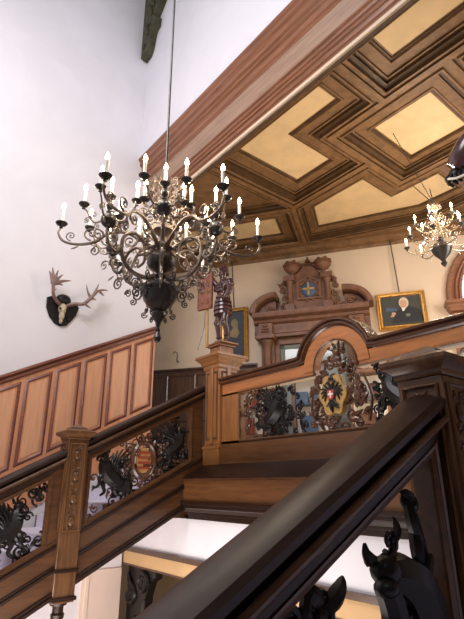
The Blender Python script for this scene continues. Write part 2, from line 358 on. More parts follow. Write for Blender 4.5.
def foliage(mb, f, u0, u1, v0f, v1f, n, r=.07, rad=.011, seed=1):
    rnd = random.Random(seed)
    for i in range(n):
        u = u0 + (u1 - u0) * rnd.random(); a, b = v0f(u), v1f(u); v = a + (b - a) * rnd.random()
        spiral(mb, f, u, v, r * rnd.uniform(.6, 1.1), rnd.uniform(.9, 1.5), rnd.uniform(0, 6.3), rnd.choice((-1, 1)), rad * rnd.uniform(.8, 1.3), 16, rnd.uniform(-.015, .015))
        leaf(mb, f, u, v, rnd.uniform(0, 6.3), r * rnd.uniform(1.0, 1.8), rad * 2.2, rnd.uniform(-.01, .02), rnd.uniform(-1, 1))

# ---------------------------------------------------------------- sloping stair balustrades
RAILP = [(-.14, -.075), (-.14, .075), (-.10, .085), (-.085, .105), (-.06, .105), (-.05, .085), (-.03, .085), (-.015, .118), (.015, .125), (.035, .105), (.05, .06), (.055, 0),
         (.05, -.06), (.035, -.105), (.015, -.125), (-.015, -.118), (-.03, -.085), (-.05, -.085), (-.06, -.105), (-.085, -.105), (-.10, -.085)]
def balustrade(label, xc, y0, y1, oy0, oy1, wood='darkY'):
    t = thing('stair_balustrade', label, 'balustrade', (xc, (y0 + y1) / 2, .5 * (y0 + y1) / 2 - 2.27))
    zr = -.755 - (.018 if label.startswith('near') else 0)
    MB().sweep(RAILP, [(xc, y0, zr + .5 * y0), (xc, y1, zr + .5 * y1)], (1, 0, 0)).build('handrail', 'rail', t, angle=25)
    bd = MB()
    for sg in (-1, 1): bd.tube([(xc + sg * .108, y0, zr - .072 + .5 * y0), (xc + sg * .108, y1, zr - .072 + .5 * y1)], .020, 10)
    bd.build('rail_bead', 'darkY', t, label='lighter rounded bead under the rail')
    MB().sbox(xc - .07, xc + .07, y0, y1, -.95, -.87).sbox(xc - .055, xc + .055, y0, y1, -.88, -.80).build('upper_rail', wood, t, bevel=.006)
    lw = MB().sbox(xc - .085, xc + .085, y0, y1, -2.25, -1.76).sbox(xc - .07, xc + .07, y0, y1, -1.77, -1.70)
    lw.build('string_board', wood, t, bevel=.004)
    mo = MB()
    for b0, b1, e in ((-1.985, -1.955, .10), (-2.02, -1.985, .115), (-1.78, -1.75, .098), (-2.29, -2.25, .13), (-2.25, -2.215, .11)): mo.sbox(xc - e, xc + e, y0, y1, b0, b1)
    mo.build('string_moulding', 'rail', t, bevel=.006)
    for a, b in ((y0, oy0), (oy1, y1)):
        MB().sbox(xc - .06, xc + .06, a, b, -1.72, -.92).build('stile', wood, t, bevel=.004)
    fr = MB()
    path = [(xc + .05, oy0, -1.70 + .5 * oy0), (xc + .05, oy1, -1.70 + .5 * oy1), (xc + .05, oy1, -.95 + .5 * oy1), (xc + .05, oy0, -.95 + .5 * oy0)]
    fr.sweep([(0, 0), (0, .025), (-.015, .03), (.025, .012), (.028, 0)], path, (1, 0, 0), True); fr.build('opening_bead', wood, t)
    return t
XA = -5.945; XB = -1.27
LB2 = balustrade('left stair balustrade rising to the statue newel, with oval shield in its carving', XA, 2.43, 4.2, 2.50, 3.99)
LB1 = balustrade('left stair balustrade cut by the left edge of the photo, winged creature carving', XA, -1.4, 2.19, -1.2, 2.05)
RB1 = balustrade('near dark stair balustrade sweeping across the foreground, horned creature below its rail', XB, -1.4, 2.27, -.9, 2.19, 'darkY')
RB2 = balustrade('stair balustrade behind the near right newel post', XB, 2.50, 4.2, 2.65, 4.0)

def fL(x):
    return lambda u, v, w_: Vector((x + w_, u, v))
def slope_fill(mb, x, y0, y1, n, seed, r=.08, rad=.012):
    foliage(mb, fL(x), y0, y1, lambda u: -1.68 + .5 * u, lambda u: -.98 + .5 * u, n, r, rad, seed)
# L2 carving
mb = MB(); creature(mb, fL(XA), 2.83, -.17, .58, -1); creature(mb, fL(XA), 3.0, -.2, .3, 1); mb.build('griffin_carving', 'carve', LB2, label='blackened griffin')
mb = MB(); creature(mb, fL(XA), 3.72, .22, .56, 1); slope_fill(mb, XA, 3.5, 3.95, 26, 5); mb.build('griffin_carving', 'carve', LB2, label='blackened second griffin')
mb = MB(); slope_fill(mb, XA, 2.52, 3.95, 44, 3, .06, .012)
for k in range(8):
    a = k * PI / 4; leaf(mb, fL(XA), 3.27 + .16 * math.cos(a), .285 + .21 * math.sin(a), a, .16, .035); spiral(mb, fL(XA), 3.27 + .24 * math.cos(a + .3), .285 + .30 * math.sin(a + .3), .06, 1.2, a, 1, .013)
mb.build('scroll_carving', 'carveb', LB2)
mb = MB()
ov = [(.145 * math.cos(a), .205 * math.sin(a)) for a in [i * PI / 16 for i in range(32)]]
mb.sweep([(0, -.03), (0, .035), (-.02, .05), (-.045, .03), (-.045, -.03)], [(XA, 3.27 + u, .285 + v) for u, v in ov], (1, 0, 0), True); mb.build('oval_frame', 'carveb', LB2)
MB().prism([(.75 * u, .8 * v) for u, v in ov], lambda u, v, w_: (XA + w_, 3.27 + u, .285 + v), -.01, .02).build('oval_shield', 'tan', LB2)
mb = MB()
for k in range(4): mb.box(XA + .018, XA + .028, 3.27 - .095, 3.27 + .095, .285 - .115 + k * .065, .285 - .115 + k * .065 + .032)
mb.build('red_bars', 'redstripe', LB2, label='faded red bars of the oval shield')
# L1 carving
mb = MB(); creature(mb, fL(XA), 1.62, -.78, .62, 1); slope_fill(mb, XA, .9, 2.0, 34, 9, .09, .014); creature(mb, fL(XA), 1.1, -1.0, .6, -1); mb.build('griffin_carving', 'carve', LB1)
mb = MB(); slope_fill(mb, XA, -1.1, 1.0, 26, 19, .11, .016); mb.build('scroll_carving', 'carveb', LB1)
# near carving
mb = MB(); fN = fL(XB)
mb.ell(fN(1.765, -.325, .03), (.062, .062, .055), 14); mb.ell(fN(1.72, -.375, .06), (.05, .05, .035), 12)
curve(mb, fN, [(1.82, -.30), (1.86, -.28), (1.875, -.235)], .035, .006); curve(mb, fN, [(1.72, -.29), (1.695, -.26), (1.69, -.225)], .03, .006)
curve(mb, fN, [(1.80, -.34), (1.90, -.36), (1.98, -.42), (2.03, -.55), (2.0, -.75)], .06, .10, n=16, mid=.10)
curve(mb, fN, [(1.80, -.38), (1.84, -.50), (1.80, -.65), (1.84, -.82)], .05, .06)
curve(mb, fN, [(1.84, -.55), (1.72, -.58), (1.66, -.68)], .05, .025); curve(mb, fN, [(1.86, -.62), (1.78, -.68), (1.7, -.78)], .05, .03)
for k in range(6): curve(mb, fN, [(1.97, -.45, .03), (2.03 + .01 * k, -.36 - .07 * k, .05), (2.10, -.30 - .09 * k, .03)], .035, .014)
mb.build('horned_creature', 'carve', RB1, label='black horned creature')
mb = MB(); 
for (a, b, q, L) in ((2.02, -.05, -1.7, .30), (2.05, -.15, -1.9, .30), (1.98, -.32, -1.3, .25)): leaf(mb, fL(XB), a, b, q, L, .04)
slope_fill(mb, XB, 1.85, 2.08, 12, 4, .06, .012); slope_fill(mb, XB, .9, 1.5, 30, 8, .09, .02)
mb.build('leaf_carving', 'carve', RB1)
mb = MB(); slope_fill(mb, XB, 2.7, 3.9, 40, 14, .09, .016); creature(mb, fL(XB), 3.2, .0, .55, 1); mb.build('griffin_carving', 'carve', RB2)

# ---------------------------------------------------------------- newel posts of the stair
def newel(label, xc, yc, z0, zt, h=.125, drop=True):
    t = thing('newel_post', label, 'newel post', (xc, yc, z0))
    MB().box(xc - h, xc + h, yc - h, yc + h, z0, zt).build('post', 'darkZ', t, bevel=.008)
    MB().lathe([(h + .005, 0), (h + .012, .012), (h + .012, .03), (h + .03, .045), (h + .055, .06), (h + .062, .075), (h + .062, .095), (h + .035, .105), (h - .01, .125), (h - .02, .125), (h - .03, .145), (.02, .185)], (xc, yc, zt), sq=True).build('cap', 'darkZ', t, angle=20)
    if zt - z0 > .8:
        zs = z0 + .32 if drop else z0
    zp0, zp1 = zt - 1.02, zt - .04
    for nm, T in (('front', Matrix.Translation((xc, yc - h, 0))), ('side', Matrix.Translation((xc + h, yc, 0)) @ Matrix.Rotation(PI / 2, 4, 'Z'))):
        p = [(-h + .025, 0, zp0), (h - .025, 0, zp0), (h - .025, 0, zp1), (-h + .025, 0, zp1)]
        m_ = MB(T); m_.sweep([(0, 0), (0, .012), (.008, .018), (.016, .010), (.02, 0)], p, (0, -1, 0), True); m_.build('panel_moulding', 'darkZ', t)
        if nm == 'side' or True:
            c = MB(T); ff = lambda u, v, w_: Vector((u, -w_ - .002, v))
            for k in range(4):
                zc = zp1 - .14 - k * .245
                c.ell(ff(0, zc, .004), (.035, .016, .05), 12)
                for sg in (-1, 1):
                    spiral(c, ff, sg * .035, zc + .075, .028, 1.1, PI / 2, sg, .007, 12); spiral(c, ff, sg * .035, zc - .075, .028, 1.1, -PI / 2, -sg, .007, 12)
            c.build('rosette_carving', 'darkZ', t)
    for a, b, e in ((z0 + .30, z0 + .335, .018), (z0 + .02, z0 + .06, .02)): MB().box(xc - h - e, xc + h + e, yc - h - e, yc + h + e, a, b).build('base_moulding', 'rail', t, bevel=.006)
    if drop:
        MB().lathe([(.10, 0), (.09, -.03), (.06, -.04), (.06, -.10), (.075, -.12), (.07, -.16), (.035, -.19), (.045, -.22), (.03, -.26), (.01, -.28)], (xc, yc, z0), 16).build('drop_finial', 'rail', t)
    return t
newel('carved newel post at the left between the two sloping balustrade panels', XA + .0, 2.31, -1.24, .50)
newel('large dark newel post at the right edge where the foreground handrail ends', XB, 2.385, -1.24, .50)

# statue newels
def big_newel(label, xc, yc):
    h = .175; t = thing('pedestal_newel', label, 'newel post', (xc, yc, .2))
    MB().box(xc - h, xc + h, yc - h, yc + h, .2, 1.64).build('post', 'oakZ', t, bevel=.01)
    MB().lathe([(h + .015, 0), (h + .015, .24), (h + .03, .255), (h + .03, .28), (h, .30)], (xc, yc, .2), sq=True).build('base_block', 'oakZ', t, angle=20)
    MB().lathe([(h + .004, 0), (h + .02, .02), (h + .02, .06), (h + .045, .08), (h + .055, .12), (h + .09, .15), (h + .10, .17), (h + .12, .18), (h + .12, .215), (h + .05, .225), (h + .02, .235), (h - .04, .24), (h - .05, .36), (h - .02, .37), (h - .02, .40), (0.01, .40)], (xc, yc, 1.60), sq=True).build('cap', 'oakZ', t, angle=20)
    d = MB()
    for k in range(14):
        u = -h - .08 + k * (2 * h + .16) / 13
        for T in (Matrix.Translation((xc, yc - h - .10, 0)), Matrix.Translation((xc + h + .10, yc, 0)) @ Matrix.Rotation(PI / 2, 4, 'Z')):
            d.T = T; d.box(u - .009, u + .009, -.012, .01, 1.785, 1.81)
    d.build('dentil_row', 'oakZ', t)
    for T in (Matrix.Translation((xc, yc - h, 0)), Matrix.Translation((xc + h, yc, 0)) @ Matrix.Rotation(PI / 2, 4, 'Z')):
        m_ = MB(T); m_.sweep([(0, 0), (0, .014), (.012, .02), (.022, .01), (.026, 0)], [(-h + .04, 0, .58), (h - .04, 0, .58), (h - .04, 0, 1.56), (-h + .04, 0, 1.56)], (0, -1, 0), True); m_.build('panel_moulding', 'darkZ', t)
        m_ = MB(T); m_.box(-.035, .035, -.02, .0, .52, 1.62); m_.build('pilaster_strip', 'oakZ', t, bevel=.006) if T.translation.x > xc else None
    return t
NX, NY = -5.66, 4.375
big_newel('tall oak newel pedestal carrying the armoured statue', NX, NY)
big_newel('tall oak newel pedestal at the right edge, mostly hidden by the near newel', -1.07, NY)

# ---------------------------------------------------------------- landing balustrade with arch
LBX0, LBX1 = -5.50, -1.23; ACX, ACZ, RI, RO = -3.375, 1.235, .30, .47
lb = thing('landing_balustrade', 'pierced carved oak landing balustrade with a round arch over a painted eagle shield', 'balustrade', (ACX, 4.3, .24))
ya, yb = 4.245, 4.345
# plinth, bottom rail, stiles
MB().box(LBX0, LBX1, ya - .02, yb + .02, .22, .50).build('base_board', 'darkX', lb, bevel=.006)
MB().box(LBX0, LBX1, ya, yb, .49, .54).build('bottom_rail', 'darkX', lb, bevel=.004)
MB().box(LBX0, -5.06, ya, yb, .5, 1.2).build('stile', 'oakZ', lb, bevel=.004)
MB().box(-1.66, LBX1, ya, yb, .5, 1.2).build('stile', 'oakZ', lb, bevel=.004)
# top rail and arch in one face
def arc(r, a0, a1, n, cx=ACX, cz=ACZ): return [(cx + r * math.cos(a0 + (a1 - a0) * i / n), cz + r * math.sin(a0 + (a1 - a0) * i / n)) for i in range(n + 1)]
ZT = 1.34; ZO = 1.17
aO = math.asin((ZT - ACZ) / RO)
fxz = lambda y: (lambda u, v, w_: (u, w_, v))
MB().box(LBX0, ACX - RI, ya, yb, ZO, ZT).build('top_rail', 'oakX', lb)
MB().box(ACX + RI, LBX1, ya, yb, ZO, ZT).build('top_rail', 'oakX', lb)
o_ = arc(RO, 0, PI, 28); i_ = arc(RI, 0, PI, 28)
vv = [(u, ya - .012, v) for u, v in o_] + [(u, ya - .012, v) for u, v in i_] + [(u, yb, v) for u, v in o_] + [(u, yb, v) for u, v in i_]
n = 29; ff_ = []
for k in range(28): ff_ += [(k, k + 1, n + k + 1, n + k), (2 * n + k, 3 * n + k, 3 * n + k + 1, 2 * n + k + 1), (k, 2 * n + k, 2 * n + k + 1, k + 1), (n + k, n + k + 1, 3 * n + k + 1, 3 * n + k)]
MB().add(vv, ff_).build('arch_band', 'oakX', lb, angle=50)
yc = 4.295
path = [(LBX0, yc, ZT + .02)] + [(ACX - RO - .10, yc, ZT + .02)]
aa = .30
path += [(u, yc, v) for u, v in [(p[0], p[1]) for p in arc(RO + .02, PI - aa, aa, 26)]]
path += [(ACX + RO + .10, yc, ZT + .02), (LBX1, yc, ZT + .02)]
CAP = [(-.02, -.06), (-.02, .06), (.0, .075), (.005, .10), (.03, .105), (.035, .085), (.05, .09), (.06, .125), (.085, .13), (.10, .11), (.105, 0), (.10, -.11), (.085, -.13), (.06, -.125), (.03, -.1), (0, -.08)]
CAP = [(a * .82, b) for a, b in CAP]
MB().sweep(CAP, path, (0, -1, 0)).build('cap_rail', 'railX', lb, angle=25)
mb = MB()
mb.sweep([(0, 0), (0, .02), (-.012, .03), (-.024, .015), (-.026, 0)], [(u, ya, v) for u, v in [(-5.06, .54), (-1.66, .54), (-1.66, ZO), (ACX + RI, ZO)] + arc(RI, 0, PI, 24)[1:-1] + [(ACX - RI, ZO), (-5.06, ZO)]], (0, -1, 0), True)
mb.build('opening_bead', 'darkZ', lb)
fX = lambda u, v, w_: Vector((u, 4.285 - w_, v))
mb = MB(); creature(mb, fX, -4.43, .56, .60, 1); foliage(mb, fX, -4.75, -3.9, lambda u: .58, lambda u: 1.14, 60, .055, .012, 21); mb.build('griffin_carving', 'carve', lb, label='blackened griffin left of the arch')
mb = MB(); creature(mb, fX, -2.62, .56, .60, -1); foliage(mb, fX, -2.95, -2.2, lambda u: .58, lambda u: 1.14, 50, .055, .012, 22); mb.build('griffin_carving', 'carve', lb, label='blackened griffin right of the arch')
mb = MB(); foliage(mb, fX, -5.02, -4.55, lambda u: .57, lambda u: 1.14, 34, .06, .013, 23); mb.build('scroll_carving', 'carveb', lb); mb = MB(); foliage(mb, fX, -2.2, -1.7, lambda u: .57, lambda u: 1.14, 30, .06, .013, 24)
mb.build('scroll_carving', 'carveb', lb)
mb = MB()
for k in range(12):
    a = k * PI / 6 + .2; q = .27 + .05 * (k % 2)
    u, v = ACX - .03 + q * math.cos(a), .92 + q * 1.15 * math.sin(a)
    spiral(mb, fX, u, v, .075, 1.3, a, 1 if k % 2 else -1, .019, 18); leaf(mb, fX, u, v, a + .6, .15, .035)
foliage(mb, fX, ACX - .42, ACX + .38, lambda u: .57, lambda u: 1.12, 34, .055, .016, 31)
foliage(mb, fX, ACX - .22, ACX + .22, lambda u: 1.12, lambda u: 1.42, 14, .05, .015, 32)
for sg in (-1, 1):
    curve(mb, fX, [(ACX + sg * .05, 1.25), (ACX + sg * .16, 1.33), (ACX + sg * .2, 1.2), (ACX + sg * .28, 1.1)], .02, .012)
    curve(mb, fX, [(ACX + sg * .36, .6), (ACX + sg * .42, .85), (ACX + sg * .34, 1.1)], .02, .012)
mb.ell(fX(ACX, 1.40, 0), (.05, .04, .06)); mb.ell(fX(ACX, 1.32, 0), (.07, .04, .05))
for sg in (-1, 0, 1): leaf(mb, fX, ACX + sg * .03, 1.42, PI / 2 - sg * .6, .12, .03)
mb.build('cartouche_scrolls', 'carveb', lb)
SX, SZ = -3.43, .92
lob = []
for i in range(64):
    a = i * 2 * PI / 64; r = .185 + .018 * math.cos(6 * a); lob.append((SX + r * math.cos(a) * .98, SZ + r * 1.22 * math.sin(a)))
MB().prism(lob, lambda u, v, w_: (u, w_, v), 4.22, 4.30).build('cartouche', 'goldp', lb, bevel=.008, label='gold lobed cartouche')
mb = MB(); fE = lambda u, v, w_: Vector((SX + u, 4.212 - w_, SZ + v))
for sg in (-1, 1):
    curve(mb, fE, [(0, .02), (sg * .02, .10), (sg * .045, .135)], .025, .014); mb.ell(fE(sg * .05, .14, 0), (.02, .012, .016)); curve(mb, fE, [(sg * .05, .14), (sg * .085, .13)], .01, .003, 4)
    for k in range(5):
        a = math.radians(62 - k * 26); curve(mb, fE, [(sg * .03, .03), (sg * (.03 + .07 * math.cos(a)), .03 + .06 * math.sin(a)), (sg * (.03 + .125 * math.cos(a - .2)), .03 + .12 * math.sin(a - .2))], .018, .008, 6)
    curve(mb, fE, [(sg * .02, -.06), (sg * .06, -.11), (sg * .09, -.12)], .014, .006, 6)
    leaf(mb, fE, sg * .015, -.08, -PI / 2 + sg * .3, .12, .02)
mb.ell(fE(0, 0, 0), (.055, .012, .10)); leaf(mb, fE, 0, -.08, -PI / 2, .13, .02, bend=0)
for sg in (-1, 0, 1): mb.ell(fE(sg * .022, .185 - abs(sg) * .006, 0), (.013, .01, .02))
mb.box(SX - .035, SX + .035, 4.203, 4.218, SZ + .155, SZ + .172)
mb.build('black_eagle', 'black', lb)
sh = [(-.045, .05), (.045, .05), (.045, -.01), (.03, -.045), (0, -.06), (-.03, -.045), (-.045, -.01)]
MB().prism(sh, lambda u, v, w_: (SX + u, w_, SZ + v), 4.192, 4.202).build('red_shield', 'redp', lb)
MB().box(SX - .01, SX + .01, 4.186, 4.194, SZ - .04, SZ + .04).box(SX - .035, SX + .035, 4.187, 4.194, SZ - .008, SZ + .012).build('white_cross', 'whitep', lb)

# ---------------------------------------------------------------- wainscot on the left wall
wt = thing('stair_wainscot', 'orange oak wall panelling with dark mouldings climbing the left wall', 'panelling', (XW, 1.5, -1))
kW = .5; b_top = .635
x0 = XW
MB().sbox(x0, x0 + .03, -6, 4.33, -1.55, b_top - .02).build('backing_board', 'pine', wt)
MB().sweep([(-.10, 0), (-.10, .045), (-.085, .05), (-.08, .065), (-.05, .065), (-.045, .05), (-.03, .055), (-.01, .10), (.02, .10), (.03, .08), (.03, 0)], [(x0, -6, b_top - 3.0), (x0, 4.34, b_top + .5 * 4.34)], (1, 0, 0)).build('cap_moulding', 'red', wt, angle=20)
pe = []
for k in range(-16, 6):
    e = 3.343 + .452 * k - .0
    if e > 4.25: continue
    a, b = e - .30, e
    pe.append((a, b))
for a, b in pe[::-1][:14]:
    b0, b1 = -.78, .405
    fr = MB(); fr.sweep([(0, 0), (0, .012), (-.012, .02), (-.03, .012), (-.045, .006), (-.05, 0)], [(x0 + .03, a, b0 + .5 * a), (x0 + .03, b, b0 + .5 * b), (x0 + .03, b, b1 + .5 * b), (x0 + .03, a, b1 + .5 * a)], (1, 0, 0), True)
    fr.build('panel_moulding', 'red', wt)
    MB().sbox(x0 + .028, x0 + .036, a + .03, b - .03, b0 + .035, b1 - .035).build('panel_field', 'pinelight', wt, label='paler panel field')

# ---------------------------------------------------------------- corbel high in the corner
t = thing('roof_corbel', 'dark mossy carved wooden corbel high in the corner at the top of the photo', 'corbel', (XW + .05, 3.72, 9.15))
mb = MB()
pr = []
for y, dpt in [(9.12, .10), (9.25, .16), (9.5, .20), (9.7, .24), (9.75, .32), (9.95, .33), (10.1, .28), (10.2, .36), (10.45, .50), (10.7, .52), (10.85, .46), (10.95, .60), (11.2, .80), (11.6, 1.0), (12.2, 1.3)]: pr.append((dpt, y))
poly = [(3.76 - 0, 9.12)] + [(3.76 - d, z) for d, z in pr] + [(3.76, 12.2)]
poly = [(XW + .0, 9.12)] + [(XW + d * 1.6 + .05, z) for d, z in pr] + [(XW, 12.2)]
MB().prism(poly, lambda u, v, w_: (u, w_, v), 3.58, 3.76).build('body', 'corbel', t, bevel=.015)
mb = MB(); fC = lambda u, v, w_: Vector((u, 3.57 - w_, v))
for z, r, x in ((9.85, .09, .16), (10.5, .13, .26), (11.2, .16, .4), (9.35, .05, .09)): spiral(mb, fC, XW + x * 1.5, z, r * 1.3, 1.5, 0, 1, .03)
for z, x in ((9.6, .2), (10.1, .28), (10.9, .45), (10.3, .33)): leaf(mb, fC, XW + x * 1.5, z, PI / 2, .35, .08)
mb.ell((XW + .08, 3.66, 9.16), (.1, .1, .08)); mb.build('leaf_carving', 'corbel', t)

# ---------------------------------------------------------------- antler trophy
t = thing('antler_trophy', 'antlers and skull on a dark shield hanging on the white left wall', 'antlers', (XW, 2.5, 2.7))
fW = lambda u, v, w_: Vector((XW + w_, u, v))
# scaled from the photo: plaque centre y=2.5 z=2.72
pl = [(2.24, 2.93), (2.32, 2.97), (2.42, 2.90), (2.5, 3.02), (2.6, 2.90), (2.72, 2.95), (2.80, 2.86), (2.76, 2.70), (2.68, 2.58), (2.62, 2.50), (2.52, 2.47), (2.42, 2.50), (2.32, 2.60), (2.25, 2.75)]
MB().prism(pl, lambda u, v, w_: (XW + w_, u, v), 0, .03).build('plaque', 'carve', t, bevel=.008)
mb = MB()
mb.ell(fW(2.50, 2.76, .08), (.08, .07, .10), 12); mb.ell(fW(2.50, 2.64, .08), (.06, .045, .10), 12); mb.ell(fW(2.5, 2.55, .07), (.05, .03, .05), 10)
mb.build('skull', 'skull', t)
mb = MB()
for sg in (-1, 1): mb.ell(fW(2.5 + sg * .055, 2.74, .14), (.02, .02, .022), 8); mb.ell(fW(2.5 + sg * .13, 2.62, .04), (.02, .03, .05), 8)
mb.ell(fW(2.5, 2.92, .08), (.07, .13, .10), 12); mb.build('crown_tuft', 'carve', t)
a1 = MB()
curve(a1, fW, [(2.46, 2.82, .08), (2.36, 2.85, .16), (2.28, 2.92, .22), (2.25, 3.02, .26), (2.24, 3.12, .26)], .03, .028, n=14)
curve(a1, fW, [(2.32, 2.88, .2), (2.25, 2.92, .3), (2.27, 2.98, .36)], .02, .006)
MB  # palm
for q, L in ((2.05, .20), (1.75, .26), (1.35, .24), (.9, .22), (.35, .30), (-.1, .16)):
    curve(a1, fW, [(2.24, 3.10, .26), (2.24 + .5 * L * math.cos(q), 3.12 + .5 * L * math.sin(q), .27), (2.24 + L * math.cos(q), 3.12 + L * math.sin(q), .26)], .045, .006, n=8)
a1.build('antler', 'bone', t)
a2 = MB()
curve(a2, fW, [(2.55, 2.82, .08), (2.66, 2.86, .16), (2.80, 2.88, .22), (2.90, 3.0, .26), (3.0, 3.14, .26), (3.10, 3.20, .25), (3.2, 3.22, .24)], .03, .008, n=20, mid=.03)
for p in ([(2.80, 2.88), (2.86, 2.84), (2.92, 2.82)], [(2.90, 3.0), (2.84, 3.1), (2.80, 3.22)], [(2.96, 3.1), (3.0, 3.22), (3.02, 3.3)], [(3.04, 3.17), (3.1, 3.12), (3.14, 3.1)], [(2.88, 2.97), (2.95, 3.0), (3.0, 2.98)]):
    curve(a2, fW, [(u, v, .25) for u, v in p], .028, .005, n=7)
a2.build('antler', 'bone', t)

# ---------------------------------------------------------------- statue (carved wooden figures)
def skin_figure(name, J, E_, mname, parent, sub=2):
    me = bpy.data.meshes.new(name); inv = wm(parent).inverted()
    keys = list(J); me.from_pydata([tuple(inv @ Vector(J[k][:3])) for k in keys], [(keys.index(a), keys.index(b)) for a, b in E_], [])
    o = bpy.data.objects.new(name, me); C.objects.link(o); o.parent = parent
    o.modifiers.new('skin', 'SKIN'); sv = me.skin_vertices[0].data if me.skin_vertices else None
    if sv is None:
        import bmesh
        bm = bmesh.new(); bm.from_mesh(me); ly = bm.verts.layers.skin.verify(); bm.to_mesh(me); bm.free(); sv = me.skin_vertices[0].data
    for k, v_ in zip(keys, sv):
        r = J[k][3]; v_.radius = (r, J[k][4] if len(J[k]) > 4 else r); v_.use_root = (k == 'pelvis')
    ss = o.modifiers.new('sub', 'SUBSURF'); ss.levels = sub; ss.render_levels = sub
    me.materials.append(M[mname]); o.modifiers['skin'].use_smooth_shade = True
    return o
def statue(label, X, Y, Z, arm, mirror=1):
    t = thing('statue', label, 'statue', (X, Y, Z))
    q = lambda x, y, z, *r: (X + x * mirror, Y + y, Z + z * 1.1, *r)
    J = dict(pelvis=q(0, 0, .60, .10, .085), waist=q(0, -.01, .72, .085, .075), chest=q(0, -.01, .88, .115, .095), neck=q(0, 0, 1.01, .045), head=q(0, -.02, 1.08, .07, .075), crown=q(0, -.01, 1.17, .062, .066),
             hl=q(-.07, 0, .56, .085), kl=q(-.085, -.05, .33, .055), cl=q(-.09, -.02, .2, .05), al=q(-.09, .0, .07, .034), fl=q(-.10, -.11, .03, .03, .028),
             hr=q(.07, .0, .56, .085), kr=q(.09, -.06, .33, .055), cr=q(.10, -.01, .2, .05), ar=q(.10, .0, .07, .034), fr=q(.13, -.11, .03, .03, .028),
             sr=q(.15, 0, .93, .055), er=q(.20, -.04, .74, .045), wr=q(.15, -.13, .66, .035), sl=q(-.15, 0, .93, .055), el=q(*arm[0], .045), wl=q(*arm[1], .035))
    E_ = [('pelvis', 'waist'), ('waist', 'chest'), ('chest', 'neck'), ('neck', 'head'), ('head', 'crown'), ('pelvis', 'hl'), ('hl', 'kl'), ('kl', 'cl'), ('cl', 'al'), ('al', 'fl'),
          ('pelvis', 'hr'), ('hr', 'kr'), ('kr', 'cr'), ('cr', 'ar'), ('ar', 'fr'), ('chest', 'sr'), ('sr', 'er'), ('er', 'wr'), ('chest', 'sl'), ('sl', 'el'), ('el', 'wl')]
    skin_figure('body', J, E_, 'statue', t)
    a = MB()   # armour plates, belt, tassets
    T = lambda x, y, z: Vector(q(x, y, z)[:3])
    for k, (z, r) in enumerate(((.64, .135), (.58, .145), (.52, .15), (.46, .145))): a.lathe([(r - .02, .05), (r, .03), (r + .005, -.01), (r - .03, -.015)], T(0, -.01, z), 16)
    a.lathe([(.10, .03), (.12, .02), (.12, -.02), (.10, -.03)], T(0, -.01, .72), 16)
    for sg in (-1, 1):
        for k in range(3): a.ell(T(sg * (.155 + .012 * k), 0, .96 - .035 * k), (.06, .062, .028), 12)
        a.ell(T(sg * .088, -.085, .335), (.04, .035, .05), 10); a.lathe([(.045, .02), (.052, 0), (.045, -.02)], T(sg * .095, -.01, .13), 12)
    for k in range(3): a.ell(T(0, -.09, .82 + .05 * k), (.09 - .015 * k, .03, .03), 12)
    a.build('armour_plates', 'statue', t)
    f_ = MB(); f_.ell(T(0, -.095, 1.09), (.011, .02, .02), 8)
    for sg in (-1, 1): f_.ell(T(sg * .025, -.085, 1.105), (.011, .009, .008), 8); f_.ell(T(sg * .072, -.01, 1.09), (.012, .02, .028), 8)
    f_.ell(T(0, -.085, 1.055), (.025, .01, .007), 8); f_.build('face', 'statue', t)
    h = MB()
    for k in range(14):
        an = k * 2 * PI / 14; 
        if abs(an - 1.5 * PI) < .5: continue
        h.ell(T(.066 * math.cos(an), .066 * math.sin(an) - .0, 1.12 + .03 * math.sin(k * 2.1)), .028, 8); h.ell(T(.05 * math.cos(an), .05 * math.sin(an), 1.19), .03, 8)
    h.ell(T(0, 0, 1.215), (.05, .05, .03), 10); h.build('curled_hair', 'statue', t)
    for wx, s2 in ((J['wr'], 1), (J['wl'], -1)):
        hb = MB(); c = Vector(wx[:3]); d = Vector((0, -.3, 1)).normalized() if s2 > 0 else Vector((-.2 * mirror, -.4, .8)).normalized()
        hb.ell(c + d * .03, (.03, .028, .038), 10)
        sd = d.orthogonal().normalized()
        for k in range(4):
            b = c + d * .05 + sd * (k - 1.5) * .016; fw_ = d.cross(sd)
            hb.tube([b, b + d * .025, b + d * .035 + fw_ * .02, b + d * .015 + fw_ * .035], [.010, .010, .009, .007], 6)
        hb.tube([c + sd * .025 + d * .02, c + sd * .045 + d * .035, c + sd * .045 + d * .055], [.011, .010, .008], 6)
        hb.build('hand', 'statue', t)
    p = MB(); p.lathe([(.17, -.0), (.17, .02), (.15, .03)], T(0, 0, 0), sq=True); p.build('plinth', 'oakZ', t, bevel=.004)
    return t, T, J
ZS = 2.0
st, T, J = statue('carved wooden statue in armour on the newel pedestal, holding a reddish relief banner', NX + .05, NY, ZS, ((-.22, -.08, 1.07), (-.16, -.16, 1.22)))
tb = MB(); Tm = Matrix.Translation((NX - .235, NY - .16, ZS)) @ Matrix.Rotation(math.radians(18), 4, 'Z') @ Matrix.Scale(1.06, 4, (0, 0, 1)); tb.T = Tm
tb.prism([(-.14, .60), (.14, .60), (.15, 1.22), (.05, 1.26), (-.13, 1.22)], lambda u, v, w_: (u, w_, v), -.025, .025); tb.build('relief_banner', 'red', st, bevel=.008, label='reddish carved relief banner')
tb = MB(Tm); fT = lambda u, v, w_: Vector((u, -.03 - w_, v))
for z in (.72, .88, 1.04, 1.16):
    for sg in (-1, 1): spiral(tb, fT, sg * .065, z, .05, 1.3, PI / 2, sg, .010, 14)
tb.sweep([(0, 0), (0, .012), (-.014, .012), (-.014, 0)], [(-.12, -.025, .62), (.12, -.025, .62), (.125, -.025, 1.2), (-.115, -.025, 1.2)], (0, -1, 0), True)
tb.build('banner_relief', 'beam', st)
